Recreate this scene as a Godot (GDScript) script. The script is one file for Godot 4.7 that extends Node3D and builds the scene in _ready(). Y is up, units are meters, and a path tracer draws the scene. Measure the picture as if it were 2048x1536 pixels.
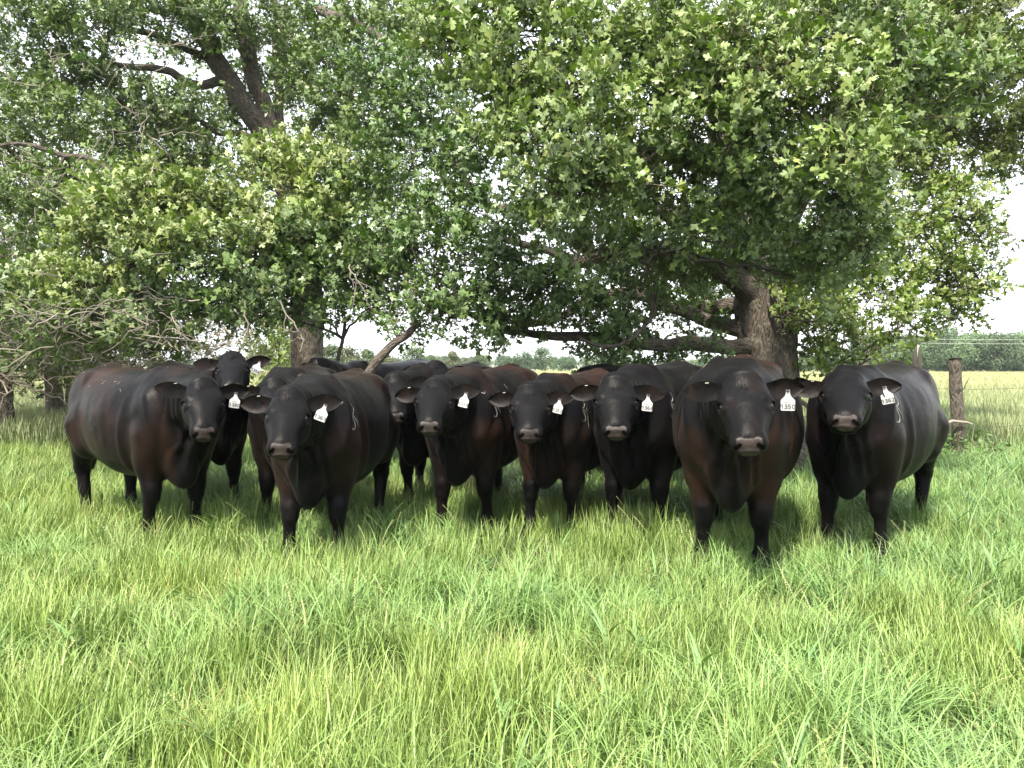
extends Node3D

const F := 1540.0
const EYE := 1.4
var cam_basis := Basis(Vector3.RIGHT, deg_to_rad(-1.41))
var rng := RandomNumberGenerator.new()
var noise := FastNoiseLite.new()
var M := {}


# ---------------------------------------------------------------- small helpers
func at(px: float, py: float, d: float) -> Vector3:
	return Vector3(0, EYE, 0) + cam_basis * Vector3((px - 1024.0) / F * d, -(py - 768.0) / F * d, -d)


func rv(a: float, b: float) -> float:
	return rng.randf_range(a, b)


func rdir() -> Vector3:
	return Vector3(rng.randfn(), rng.randfn(), rng.randfn()).normalized()


func smooth(a: float, b: float, x: float) -> float:
	var t := clampf((x - a) / (b - a), 0.0, 1.0)
	return t * t * (3.0 - 2.0 * t)


func lin(r: float, g: float, b: float) -> Color:
	return Color(r, g, b).linear_to_srgb()


class MB:
	var v := PackedVector3Array()
	var n := PackedVector3Array()
	var c := PackedColorArray()
	var uv := PackedVector2Array()
	var i := PackedInt32Array()

	func vert(p: Vector3, nn: Vector3, col: Color, u := Vector2.ZERO) -> int:
		v.append(p)
		n.append(nn)
		c.append(col)
		uv.append(u)
		return v.size() - 1

	func tri(a: int, b: int, d: int) -> void:
		i.append(a)
		i.append(b)
		i.append(d)

	func quad(a: int, b: int, d: int, e: int) -> void:
		tri(a, b, d)
		tri(a, d, e)

	func orient() -> void:
		for k in range(0, i.size(), 3):
			var a := i[k]
			var b := i[k + 1]
			var d := i[k + 2]
			var g := (v[d] - v[a]).cross(v[b] - v[a])
			if g.dot(n[a] + n[b] + n[d]) < 0.0:
				i[k + 1] = d
				i[k + 2] = b

	func arrays() -> Array:
		var a := []
		a.resize(Mesh.ARRAY_MAX)
		a[Mesh.ARRAY_VERTEX] = v
		a[Mesh.ARRAY_NORMAL] = n
		a[Mesh.ARRAY_COLOR] = c
		a[Mesh.ARRAY_TEX_UV] = uv
		a[Mesh.ARRAY_INDEX] = i
		return a

	func mesh() -> ArrayMesh:
		orient()
		var m := ArrayMesh.new()
		m.add_surface_from_arrays(Mesh.PRIMITIVE_TRIANGLES, arrays())
		return m

	# a round tube through the points; rough > 0 makes its skin uneven
	func tube(pts: Array, rad: Array, sides: int, col: Color, ns: FastNoiseLite = null, rough := 0.0, vscale := 1.0) -> void:
		var k := pts.size()
		var up := Vector3.UP
		var t0: Vector3 = (pts[1] - pts[0]).normalized()
		if absf(t0.dot(up)) > 0.9:
			up = Vector3.RIGHT
		var side := t0.cross(up).normalized()
		var run := 0.0
		var base := v.size()
		for j in k:
			var p: Vector3 = pts[j]
			var t: Vector3 = (pts[mini(j + 1, k - 1)] - pts[maxi(j - 1, 0)]).normalized()
			side = (side - t * side.dot(t)).normalized()
			var up2 := side.cross(t)
			if j > 0:
				run += p.distance_to(pts[j - 1])
			var r: float = rad[j]
			for s in sides + 1:
				var a := TAU * (s % sides) / sides
				var o := side * cos(a) + up2 * sin(a)
				var rr := r
				if ns:
					var q := p + o * r
					rr += rough * (absf(ns.get_noise_3d(q.x * 9.0, q.y * 2.2, q.z * 9.0)) * 2.0 - 0.55) + rough * 1.5 * ns.get_noise_3d(q.x * 1.3, q.y * 1.1, q.z * 1.3)
				vert(p + o * rr, o, col, Vector2(TAU * s / sides * r * vscale, run * vscale))
		for j in k - 1:
			for s in sides:
				var a := base + j * (sides + 1) + s
				var b := a + sides + 1
				quad(a, b, b + 1, a + 1)


func smooth_normals(b: MB) -> void:
	b.n.fill(Vector3.ZERO)
	for k in range(0, b.i.size(), 3):
		var p := b.i[k]
		var q := b.i[k + 1]
		var r := b.i[k + 2]
		var g := (b.v[r] - b.v[p]).cross(b.v[q] - b.v[p])
		b.n[p] += g
		b.n[q] += g
		b.n[r] += g
	for k in b.n.size():
		b.n[k] = b.n[k].normalized()


var taken := {}


func numbered(called: String) -> String:
	var k: int = taken.get(called, 0)
	taken[called] = k + 1
	return called if k == 0 else "%s_%03d" % [called, k]


func tag(o: Node3D, label := "", category := "", group := "", kind := "") -> void:
	if label:
		o.set_meta("label", label)
	if category:
		o.set_meta("category", category)
	if group:
		o.set_meta("group", group)
	if kind:
		o.set_meta("kind", kind)


func thing(called: String, label: String, category: String, where: Vector3, turn := 0.0, group := "") -> Node3D:
	var o := Node3D.new()
	o.name = numbered(called)
	add_child(o)
	o.position = where
	o.rotation.y = turn
	tag(o, label, category, group)
	return o


func obj(called: String, mesh: Mesh, mat: Material, parent: Node3D = null) -> MeshInstance3D:
	var o := MeshInstance3D.new()
	if parent == null:
		o.name = numbered(called)
		add_child(o)
	else:
		var k := 0
		for ch in parent.get_children():
			if ch.get_meta("kn", "") == called:
				k += 1
		o.name = called if k == 0 else "%s_%03d" % [called, k]
		o.set_meta("kn", called)
		parent.add_child(o, true)
	o.mesh = mesh
	if mat:
		o.material_override = mat
	return o


func multi(called: String, mesh: Mesh, mat: Material, xf: Array, cols: PackedColorArray, parent: Node3D = null) -> MultiMeshInstance3D:
	var o := MultiMeshInstance3D.new()
	o.name = numbered(called) if parent == null else called
	(self if parent == null else parent).add_child(o, true)
	var mm := MultiMesh.new()
	mm.transform_format = MultiMesh.TRANSFORM_3D
	mm.use_colors = true
	mm.mesh = mesh
	mm.instance_count = xf.size()
	for k in xf.size():
		mm.set_instance_transform(k, xf[k])
		mm.set_instance_color(k, cols[k])
	o.multimesh = mm
	o.material_override = mat
	o.set_meta("kind", "stuff")
	return o


func noise_tex(size: int, freq: float, type: int, octaves: int, seed_: int, ramp: Gradient = null, normal := 0.0) -> NoiseTexture2D:
	var f := FastNoiseLite.new()
	f.seed = seed_
	f.frequency = freq
	f.noise_type = FastNoiseLite.TYPE_SIMPLEX_SMOOTH
	f.fractal_type = type
	f.fractal_octaves = octaves
	var t := NoiseTexture2D.new()
	t.width = size
	t.height = size
	t.seamless = true
	t.noise = f
	if ramp:
		t.color_ramp = ramp
	if normal > 0.0:
		t.as_normal_map = true
		t.bump_strength = normal
	return t


func ramp(stops: Array) -> Gradient:
	var g := Gradient.new()
	var off := PackedFloat32Array()
	var col := PackedColorArray()
	for s in stops:
		off.append(s[0])
		col.append(s[1])
	g.offsets = off
	g.colors = col
	return g


func mat(rough: float, col := Color.WHITE, vertex := true) -> StandardMaterial3D:
	var m := StandardMaterial3D.new()
	m.roughness = rough
	m.albedo_color = col
	m.vertex_color_use_as_albedo = vertex
	return m


func materials() -> void:
	var h := mat(0.44)
	h.metallic_specular = 0.21
	h.rim_enabled = true
	h.rim = 0.06
	h.normal_enabled = true
	h.normal_texture = noise_tex(512, 0.03, FastNoiseLite.FRACTAL_FBM, 3, 5, null, 6.0)
	h.normal_scale = 0.4
	h.uv1_triplanar = true
	h.uv1_scale = Vector3(5, 0.8, 5)
	h.albedo_color = lin(0.125, 0.125, 0.125)
	M.hide = h
	var np := mat(0.36)
	np.metallic_specular = 0.3
	np.normal_enabled = true
	np.normal_texture = noise_tex(256, 0.06, FastNoiseLite.FRACTAL_FBM, 2, 8, null, 5.0)
	np.normal_scale = 0.5
	np.uv1_scale = Vector3(9, 9, 1)
	np.albedo_color = lin(0.125, 0.125, 0.125)
	M.nose = np
	M.eye = mat(0.08, lin(0.125, 0.125, 0.125))
	M.hair = mat(0.65, lin(0.125, 0.125, 0.125))
	M.hair.metallic_specular = 0.15
	M.tag = mat(0.45, lin(0.5, 0.5, 0.49), false)
	M.ink = mat(0.6, lin(0.09, 0.09, 0.095), false)
	M.ink_faint = mat(0.6, lin(0.2, 0.2, 0.2), false)
	M.button = mat(0.4, lin(0.45, 0.44, 0.38), false)
	M.black_button = mat(0.4, lin(0.02, 0.02, 0.02), false)
	M.brand = mat(0.7, lin(0.22, 0.21, 0.195), false)
	M.straw = mat(0.7, lin(0.5, 0.42, 0.28), false)

	var bark := mat(0.9)
	bark.albedo_texture = noise_tex(1024, 0.014, FastNoiseLite.FRACTAL_RIDGED, 4, 21, ramp([[0.0, lin(0.022, 0.017, 0.013)], [0.35, lin(0.06, 0.048, 0.037)], [0.7, lin(0.125, 0.105, 0.083)], [1.0, lin(0.2, 0.178, 0.15)]]))
	bark.heightmap_enabled = true
	bark.heightmap_texture = noise_tex(1024, 0.014, FastNoiseLite.FRACTAL_RIDGED, 4, 21)
	bark.heightmap_scale = 3.0
	bark.uv1_scale = Vector3(1.5, 0.35, 1)
	M.bark = bark
	M.twig = mat(0.85)
	var lf := mat(0.42)
	lf.metallic_specular = 0.5
	lf.backlight_enabled = true
	lf.backlight = Color(0.5, 0.62, 0.2)
	M.leaf = lf
	var fl := mat(0.7)
	fl.backlight_enabled = true
	fl.backlight = Color(0.4, 0.5, 0.2)
	M.far_leaf = fl
	var gr := mat(0.42)
	gr.backlight_enabled = true
	gr.backlight = Color(0.42, 0.5, 0.22)
	M.grass = gr
	var md := mat(0.6)
	md.backlight_enabled = true
	md.backlight = Color(0.5, 0.54, 0.4)
	M.meadow = md
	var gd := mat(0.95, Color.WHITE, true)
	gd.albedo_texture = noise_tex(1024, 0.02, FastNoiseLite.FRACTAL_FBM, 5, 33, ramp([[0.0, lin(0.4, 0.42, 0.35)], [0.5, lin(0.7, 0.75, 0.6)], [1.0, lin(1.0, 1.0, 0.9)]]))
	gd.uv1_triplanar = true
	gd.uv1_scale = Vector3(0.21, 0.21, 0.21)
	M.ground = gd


# ---------------------------------------------------------------- cattle: one resting animal is meshed from a distance field, then posed
class Prim:
	var t := 0  # 0 tapered capsule, 1 ellipsoid, 2 lofted sections
	var a := Vector3.ZERO
	var ba := Vector3.ZERO
	var bb := 1.0
	var ra := 0.0
	var rb := 0.0
	var k := 0.05
	var sub := false
	var r := Vector3.ONE
	var inv := Basis.IDENTITY
	var z0 := 0.0
	var dz := 0.01
	var cy := PackedFloat32Array()
	var hu := PackedFloat32Array()
	var hd := PackedFloat32Array()
	var w := PackedFloat32Array()
	var ex := 2.3
	var org := Vector3.ZERO

	func dist(p: Vector3) -> float:
		if t == 0:
			var pa := p - a
			var h := clampf(pa.dot(ba) / bb, 0.0, 1.0)
			return (pa - ba * h).length() - (ra + (rb - ra) * h)
		if t == 1:
			var q := inv * (p - a)
			var s := q / r
			var k0 := s.length()
			var k1 := (s / r).length()
			return k0 * (k0 - 1.0) / maxf(k1, 0.0001) if k0 > 0.0001 else -minf(r.x, minf(r.y, r.z))
		var l := inv * (p - org)
		var f := (l.z - z0) / dz
		var last := cy.size() - 1
		var over := 0.0
		if f < 0.0:
			over = -f * dz
			f = 0.0
		elif f > last:
			over = (f - last) * dz
			f = last
		var j := mini(int(f), last - 1)
		f -= j
		var yy := l.y - lerpf(cy[j], cy[j + 1], f)
		var hh := lerpf(hu[j], hu[j + 1], f) if yy > 0.0 else lerpf(hd[j], hd[j + 1], f)
		var ww := lerpf(w[j], w[j + 1], f)
		var e := pow(pow(absf(l.x) / ww, ex) + pow(absf(yy) / hh, ex), 1.0 / ex)
		var d := (e - 1.0) * minf(ww, hh)
		if over > 0.0:
			d = sqrt(maxf(d, 0.0) ** 2 + over * over)
		return d


func cap(a: Vector3, b: Vector3, ra: float, rb: float, k := 0.05) -> Prim:
	var p := Prim.new()
	p.a = a
	p.ba = b - a
	p.bb = maxf(p.ba.length_squared(), 1e-6)
	p.ra = ra
	p.rb = rb
	p.k = k
	return p


func ell(c: Vector3, r: Vector3, k := 0.05, inv := Basis.IDENTITY, sub := false) -> Prim:
	var p := Prim.new()
	p.t = 1
	p.a = c
	p.r = r
	p.k = k
	p.inv = inv
	p.sub = sub
	return p


# keys: [z, top, bottom, half width]; the widest line lies at "mid" of the height
func loft(keys: Array, mid: float, ex: float, k: float, inv := Basis.IDENTITY, org := Vector3.ZERO) -> Prim:
	var p := Prim.new()
	p.t = 2
	p.k = k
	p.ex = ex
	p.inv = inv
	p.org = org
	p.z0 = keys[0][0]
	var n := int((keys[-1][0] - p.z0) / p.dz) + 1
	for j in n + 1:
		var z: float = p.z0 + j * p.dz
		var s := 0
		while s < keys.size() - 2 and keys[s + 1][0] < z:
			s += 1
		var f: float = clampf((z - keys[s][0]) / (keys[s + 1][0] - keys[s][0]), 0, 1)
		var q := []
		for m in [1, 2, 3]:
			var y0: float = keys[maxi(s - 1, 0)][m]
			var y1: float = keys[s][m]
			var y2: float = keys[s + 1][m]
			var y3: float = keys[mini(s + 2, keys.size() - 1)][m]
			var x0: float = keys[maxi(s - 1, 0)][0]
			var x1: float = keys[s][0]
			var x2: float = keys[s + 1][0]
			var x3: float = keys[mini(s + 2, keys.size() - 1)][0]
			var m1 := (y2 - y0) / maxf(x2 - x0, 1e-5) * (x2 - x1)
			var m2 := (y3 - y1) / maxf(x3 - x1, 1e-5) * (x2 - x1)
			var f2 := f * f
			var f3 := f2 * f
			q.append((2 * f3 - 3 * f2 + 1) * y1 + (f3 - 2 * f2 + f) * m1 + (3 * f2 - 2 * f3) * y2 + (f3 - f2) * m2)
		var c: float = lerpf(q[1], q[0], mid)
		p.cy.append(c)
		p.hu.append(maxf(q[0] - c, 0.004))
		p.hd.append(maxf(c - q[1], 0.004))
		p.w.append(maxf(q[2], 0.004))
	return p


const HO := Vector3(0, 1.275, 0.73)
var HF := Vector3(0, -sin(0.76), cos(0.76))
var HU := Vector3(0, cos(0.76), sin(0.76))


func hp(x: float, f: float, u: float) -> Vector3:
	return HO + Vector3(x, 0, 0) + HF * f * 0.84 + HU * u


func cow_prims() -> Array:
	var L := []
	L.append(loft([[-1.64, 1.22, 1.02, 0.05], [-1.62, 1.28, 0.92, 0.12], [-1.56, 1.335, 0.82, 0.18], [-1.42, 1.385, 0.70, 0.25], [-1.2, 1.41, 0.60, 0.31], [-0.9, 1.38, 0.525, 0.375], [-0.5, 1.36, 0.475, 0.40], [-0.15, 1.37, 0.485, 0.335], [0.05, 1.39, 0.495, 0.27], [0.18, 1.34, 0.53, 0.225], [0.27, 1.24, 0.62, 0.165], [0.32, 1.13, 0.72, 0.11], [0.35, 1.03, 0.82, 0.05]], 0.49, 2.25, 0.06))
	L.append(loft([[0.0, 1.35, 0.78, 0.23], [0.15, 1.345, 0.82, 0.21], [0.3, 1.335, 0.89, 0.178], [0.5, 1.335, 0.915, 0.152], [0.64, 1.335, 1.02, 0.122], [0.72, 1.315, 1.08, 0.1]], 0.6, 2.1, 0.06))
	# brisket, dewlap, shoulders, haunches
	L.append(ell(Vector3(0, 0.60, 0.2), Vector3(0.1, 0.17, 0.13), 0.06))
	L.append(cap(Vector3(0, 0.53, 0.24), Vector3(0, 0.76, 0.34), 0.042, 0.034, 0.05))
	L.append(cap(Vector3(0, 0.76, 0.34), Vector3(0, 1.0, 0.6), 0.03, 0.028, 0.045))
	L.append(ell(Vector3(0.205, 0.96, 0.08), Vector3(0.1, 0.27, 0.17), 0.07))
	L.append(cap(Vector3(0.205, 1.05, 0.02), Vector3(0.1, 1.345, -0.02), 0.085, 0.04, 0.05))
	L.append(ell(Vector3(0.2, 0.98, -1.32), Vector3(0.14, 0.34, 0.26), 0.1))
	L.append(cap(Vector3(0.22, 1.29, -1.12), Vector3(0.16, 1.24, -1.3), 0.06, 0.09, 0.09))
	L.append(cap(Vector3(0.0, 1.36, -1.3), Vector3(0.0, 1.33, -1.58), 0.05, 0.045, 0.09))
	# fore leg
	L.append(cap(Vector3(0.2, 0.86, 0.05), Vector3(0.182, 0.64, 0.0), 0.13, 0.106, 0.06))
	L.append(cap(Vector3(0.182, 0.66, 0.0), Vector3(0.172, 0.43, 0.03), 0.102, 0.072, 0.05))
	L.append(cap(Vector3(0.172, 0.43, 0.04), Vector3(0.17, 0.36, 0.04), 0.07, 0.064, 0.025))
	L.append(cap(Vector3(0.178, 0.34, 0.025), Vector3(0.177, 0.15, 0.015), 0.047, 0.043, 0.03))
	L.append(cap(Vector3(0.177, 0.135, 0.015), Vector3(0.178, 0.09, 0.04), 0.055, 0.05, 0.02))
	L.append(cap(Vector3(0.178, 0.075, 0.05), Vector3(0.178, 0.02, 0.065), 0.052, 0.064, 0.015))
	# hind leg
	L.append(cap(Vector3(0.24, 0.88, -1.15), Vector3(0.255, 0.72, -1.08), 0.19, 0.13, 0.08))
	L.append(cap(Vector3(0.25, 0.8, -1.2), Vector3(0.215, 0.5, -1.41), 0.14, 0.07, 0.07))
	L.append(cap(Vector3(0.21, 0.53, -1.45), Vector3(0.205, 0.46, -1.43), 0.05, 0.06, 0.04))
	L.append(cap(Vector3(0.208, 0.48, -1.42), Vector3(0.2, 0.16, -1.36), 0.062, 0.047, 0.04))
	L.append(cap(Vector3(0.2, 0.14, -1.35), Vector3(0.2, 0.09, -1.32), 0.055, 0.05, 0.02))
	L.append(cap(Vector3(0.2, 0.075, -1.31), Vector3(0.2, 0.02, -1.295), 0.052, 0.064, 0.015))
	# head: sections across the line from poll to nose
	var hb := Basis(Vector3.RIGHT, HU, HF).transposed()
	var hl := Basis(Vector3.RIGHT, HU, HF / 0.84).transposed()
	L.append(loft([[-0.05, -0.05, -0.1, 0.035], [-0.025, -0.012, -0.15, 0.08], [0.03, 0.008, -0.18, 0.112], [0.09, 0.016, -0.21, 0.134], [0.16, 0.016, -0.235, 0.146], [0.22, 0.01, -0.24, 0.14], [0.29, 0.004, -0.205, 0.113], [0.36, 0.0, -0.17, 0.091], [0.42, -0.004, -0.155, 0.082], [0.465, -0.008, -0.148, 0.086], [0.505, -0.018, -0.14, 0.085], [0.535, -0.034, -0.125, 0.07], [0.553, -0.058, -0.105, 0.045]], 0.62, 2.5, 0.03, hl, HO))
	L.append(ell(hp(0, 0.01, -0.03), Vector3(0.075, 0.055, 0.06), 0.04, hb))  # poll
	L.append(ell(hp(0.088, 0.18, -0.165), Vector3(0.045, 0.085, 0.11), 0.04, hb))  # cheek
	L.append(cap(hp(0.095, 0.165, -0.03), hp(0.13, 0.184, -0.062), 0.022, 0.018, 0.035))  # brow
	L.append(cap(hp(0.1, 0.243, -0.03), hp(0.13, 0.228, -0.065), 0.012, 0.012, 0.02))  # lower rim of the eye
	L.append(cap(hp(0.0, 0.24, -0.068), hp(0.0, 0.45, -0.07), 0.066, 0.058, 0.05))  # bridge
	L.append(cap(hp(0.105, 0.25, -0.075), hp(0.085, 0.4, -0.105), 0.014, 0.014, 0.03))  # cheek ridge
	L.append(ell(hp(0.062, 0.49, -0.068), Vector3(0.032, 0.042, 0.046), 0.02, hb))  # nostril wing
	L.append(ell(hp(0, 0.475, -0.13), Vector3(0.06, 0.03, 0.05), 0.02, hb))  # chin
	var so := ell(hp(0.142, 0.21, -0.05), Vector3(0.027, 0.027, 0.032), 0.012, hb, true)
	L.append(so)
	L.append(ell(hp(0.052, 0.538, -0.052), Vector3(0.012, 0.022, 0.024), 0.008, Basis(Vector3(0.85, 0.0, 0) + HU * 0.5, HU * 0.85 - Vector3(0.5, 0, 0), HF).transposed(), true))
	L.append(ell(hp(0, 0.545, -0.113), Vector3(0.075, 0.006, 0.06), 0.01, hb, true))  # mouth
	return L


func field(p: Vector3, L: Array) -> float:
	var q := Vector3(absf(p.x), p.y, p.z)
	var d := 9.0
	for s: Prim in L:
		var e := s.dist(q)
		var k := s.k
		if s.sub:
			var h := clampf(0.5 - 0.5 * (d + e) / k, 0.0, 1.0)
			d = lerpf(d, -e, h) + k * h * (1.0 - h)
		elif e - d < k:
			if d - e >= k:
				d = e
			else:
				var h := 0.5 + 0.5 * (d - e) / k
				d = lerpf(d, e, h) - k * h * (1.0 - h)
	return d


func nets(lo: Vector3, hi: Vector3, cell: float, L: Array, out: MB, seam := 99.0) -> void:
	var B := 8
	var bx := int(ceil((hi.x - lo.x) / cell / B))
	var by := int(ceil((hi.y - lo.y) / cell / B))
	var bz := int(ceil((hi.z - lo.z) / cell / B))
	var nx := bx * B + 1
	var ny := by * B + 1
	var nz := bz * B + 1
	var fld := PackedFloat32Array()
	fld.resize(nx * ny * nz)
	fld.fill(9.0)
	var idx := PackedInt32Array()
	idx.resize(nx * ny * nz)
	idx.fill(-1)
	var half := cell * B * 0.5 * 1.7321
	var active := []
	for z in bz:
		for y in by:
			for x in bx:
				var c := lo + Vector3(x + 0.5, y + 0.5, z + 0.5) * (cell * B)
				var d := field(c, L)
				if absf(d) > half * 1.9 + 0.02:
					continue
				var sub := []
				var q := Vector3(absf(c.x), c.y, c.z)
				for s: Prim in L:
					var e := s.dist(q)
					if e < maxf(d, 0.0) + half * 2.6 + s.k:
						sub.append(s)
				active.append(Vector3i(x, y, z))
				for k in B + 1:
					for j in B + 1:
						var row := ((z * B + k) * ny + y * B + j) * nx + x * B
						for i in B + 1:
							if fld[row + i] == 9.0:
								var p := lo + Vector3(x * B + i, y * B + j, z * B + k) * cell
								var v := field(p, sub)
								if p.z > seam:
									v += 0.25 * (p.z - seam)
								fld[row + i] = v
	var sx := 1
	var sy := nx
	var sz := nx * ny
	var co := [0, sx, sy, sx + sy, sz, sx + sz, sy + sz, sx + sy + sz]
	for b: Vector3i in active:
		for k in B:
			for j in B:
				var row := ((b.z * B + k) * ny + b.y * B + j) * nx + b.x * B
				for i in B:
					var o := row + i
					var n := 0
					for c: int in co:
						if fld[o + c] < 0.0:
							n += 1
					if n == 0 or n == 8:
						continue
					var acc := Vector3.ZERO
					var m := 0
					for e in 12:
						var ax := e / 4
						var r := e % 4
						var s1 := r & 1
						var s2 := r >> 1
						var base: Vector3
						var off: int
						if ax == 0:
							base = Vector3(0, s1, s2)
							off = s1 * sy + s2 * sz
						elif ax == 1:
							base = Vector3(s1, 0, s2)
							off = s1 * sx + s2 * sz
						else:
							base = Vector3(s1, s2, 0)
							off = s1 * sx + s2 * sy
						var f0 := fld[o + off]
						var f1 := fld[o + off + (sx if ax == 0 else sy if ax == 1 else sz)]
						if (f0 < 0.0) != (f1 < 0.0):
							base[ax] += f0 / (f0 - f1)
							acc += base
							m += 1
					idx[o] = out.vert(lo + (Vector3(b.x * B + i, b.y * B + j, b.z * B + k) + acc / m) * cell, Vector3.UP, Color.WHITE)
	for b: Vector3i in active:
		for k in B:
			for j in B:
				var row := ((b.z * B + k) * ny + b.y * B + j) * nx + b.x * B
				for i in B:
					var o := row + i
					var ins := fld[o] < 0.0
					if b.y * B + j > 0 and b.z * B + k > 0 and ins != (fld[o + sx] < 0.0):
						face(out, idx[o], idx[o - sy], idx[o - sy - sz], idx[o - sz], ins)
					if b.x * B + i > 0 and b.z * B + k > 0 and ins != (fld[o + sy] < 0.0):
						face(out, idx[o], idx[o - sz], idx[o - sx - sz], idx[o - sx], ins)
					if b.x * B + i > 0 and b.y * B + j > 0 and ins != (fld[o + sz] < 0.0):
						face(out, idx[o], idx[o - sx], idx[o - sx - sy], idx[o - sy], ins)


func face(out: MB, a: int, b: int, c: int, d: int, flip: bool) -> void:
	if a < 0 or b < 0 or c < 0 or d < 0:
		return
	if flip:
		out.quad(a, b, c, d)
	else:
		out.quad(a, d, c, b)


var rest: MB
var rest_n: PackedVector3Array
var rest_prims: Array
var part_of: PackedByteArray  # per vertex: 0 hide, 1 nose pad, 2 eye, 3 hoof, 4 right ear, 5 left ear, 6 tail
var nose_tris: PackedInt32Array
var hide_tris: PackedInt32Array
var eye_tris: PackedInt32Array


func ear_grid(side: float, b: MB) -> void:
	# two sheets, a hollow front and a rounded back, joined along the rim; side +1 is the animal's own left
	var nu := 16
	var nv := 14
	var root := hp(0.1, 0.025, -0.085)
	var axis := (Vector3(1, 0.03, -0.1)).normalized()
	var front := Vector3(0.1, -0.02, 1).normalized()
	front = (front - axis * front.dot(axis)).normalized()
	var up := front.cross(axis).normalized()
	if up.y < 0:
		up = -up
	for sheet in 2:
		var base := b.v.size()
		for i in nu + 1:
			var t := float(i) / nu
			var w := 0.06 * pow(sin(PI * pow(clampf(t * 0.985 + 0.005, 0, 1), 0.95)), 0.62) * lerpf(0.55, 1.0, smooth(0.0, 0.45, t)) + 0.024 * (1.0 - smooth(0.0, 0.4, t))
			var c := root + axis * (0.23 * t) - up * (0.01 * t * t)
			for j in nv + 1:
				var s := float(j) / nv * 2.0 - 1.0
				var hollow := 0.02 * smooth(0.0, 0.35, t) * (1.0 - 0.55 * t)
				var depth := -hollow * (1.0 - s * s)
				if sheet == 1:
					depth -= (0.007 + 0.02 * (1.0 - smooth(0.0, 0.4, t))) * sqrt(maxf(1.0 - s * s, 0.0)) * (1.0 - 0.6 * t)
				var p := c + up * (w * s) + front * depth
				p += front * 0.003 * noise.get_noise_3d(p.x * 60, p.y * 60, p.z * 60)
				b.vert(Vector3(p.x * side, p.y, p.z), Vector3.UP, Color.WHITE)
				part_of.append(5 if side > 0 else 4)
		for i in nu:
			for j in nv:
				var a := base + i * (nv + 1) + j
				if (sheet == 0) == (side > 0):
					b.quad(a, a + 1, a + nv + 2, a + nv + 1)
				else:
					b.quad(a, a + nv + 1, a + nv + 2, a + 1)


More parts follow.
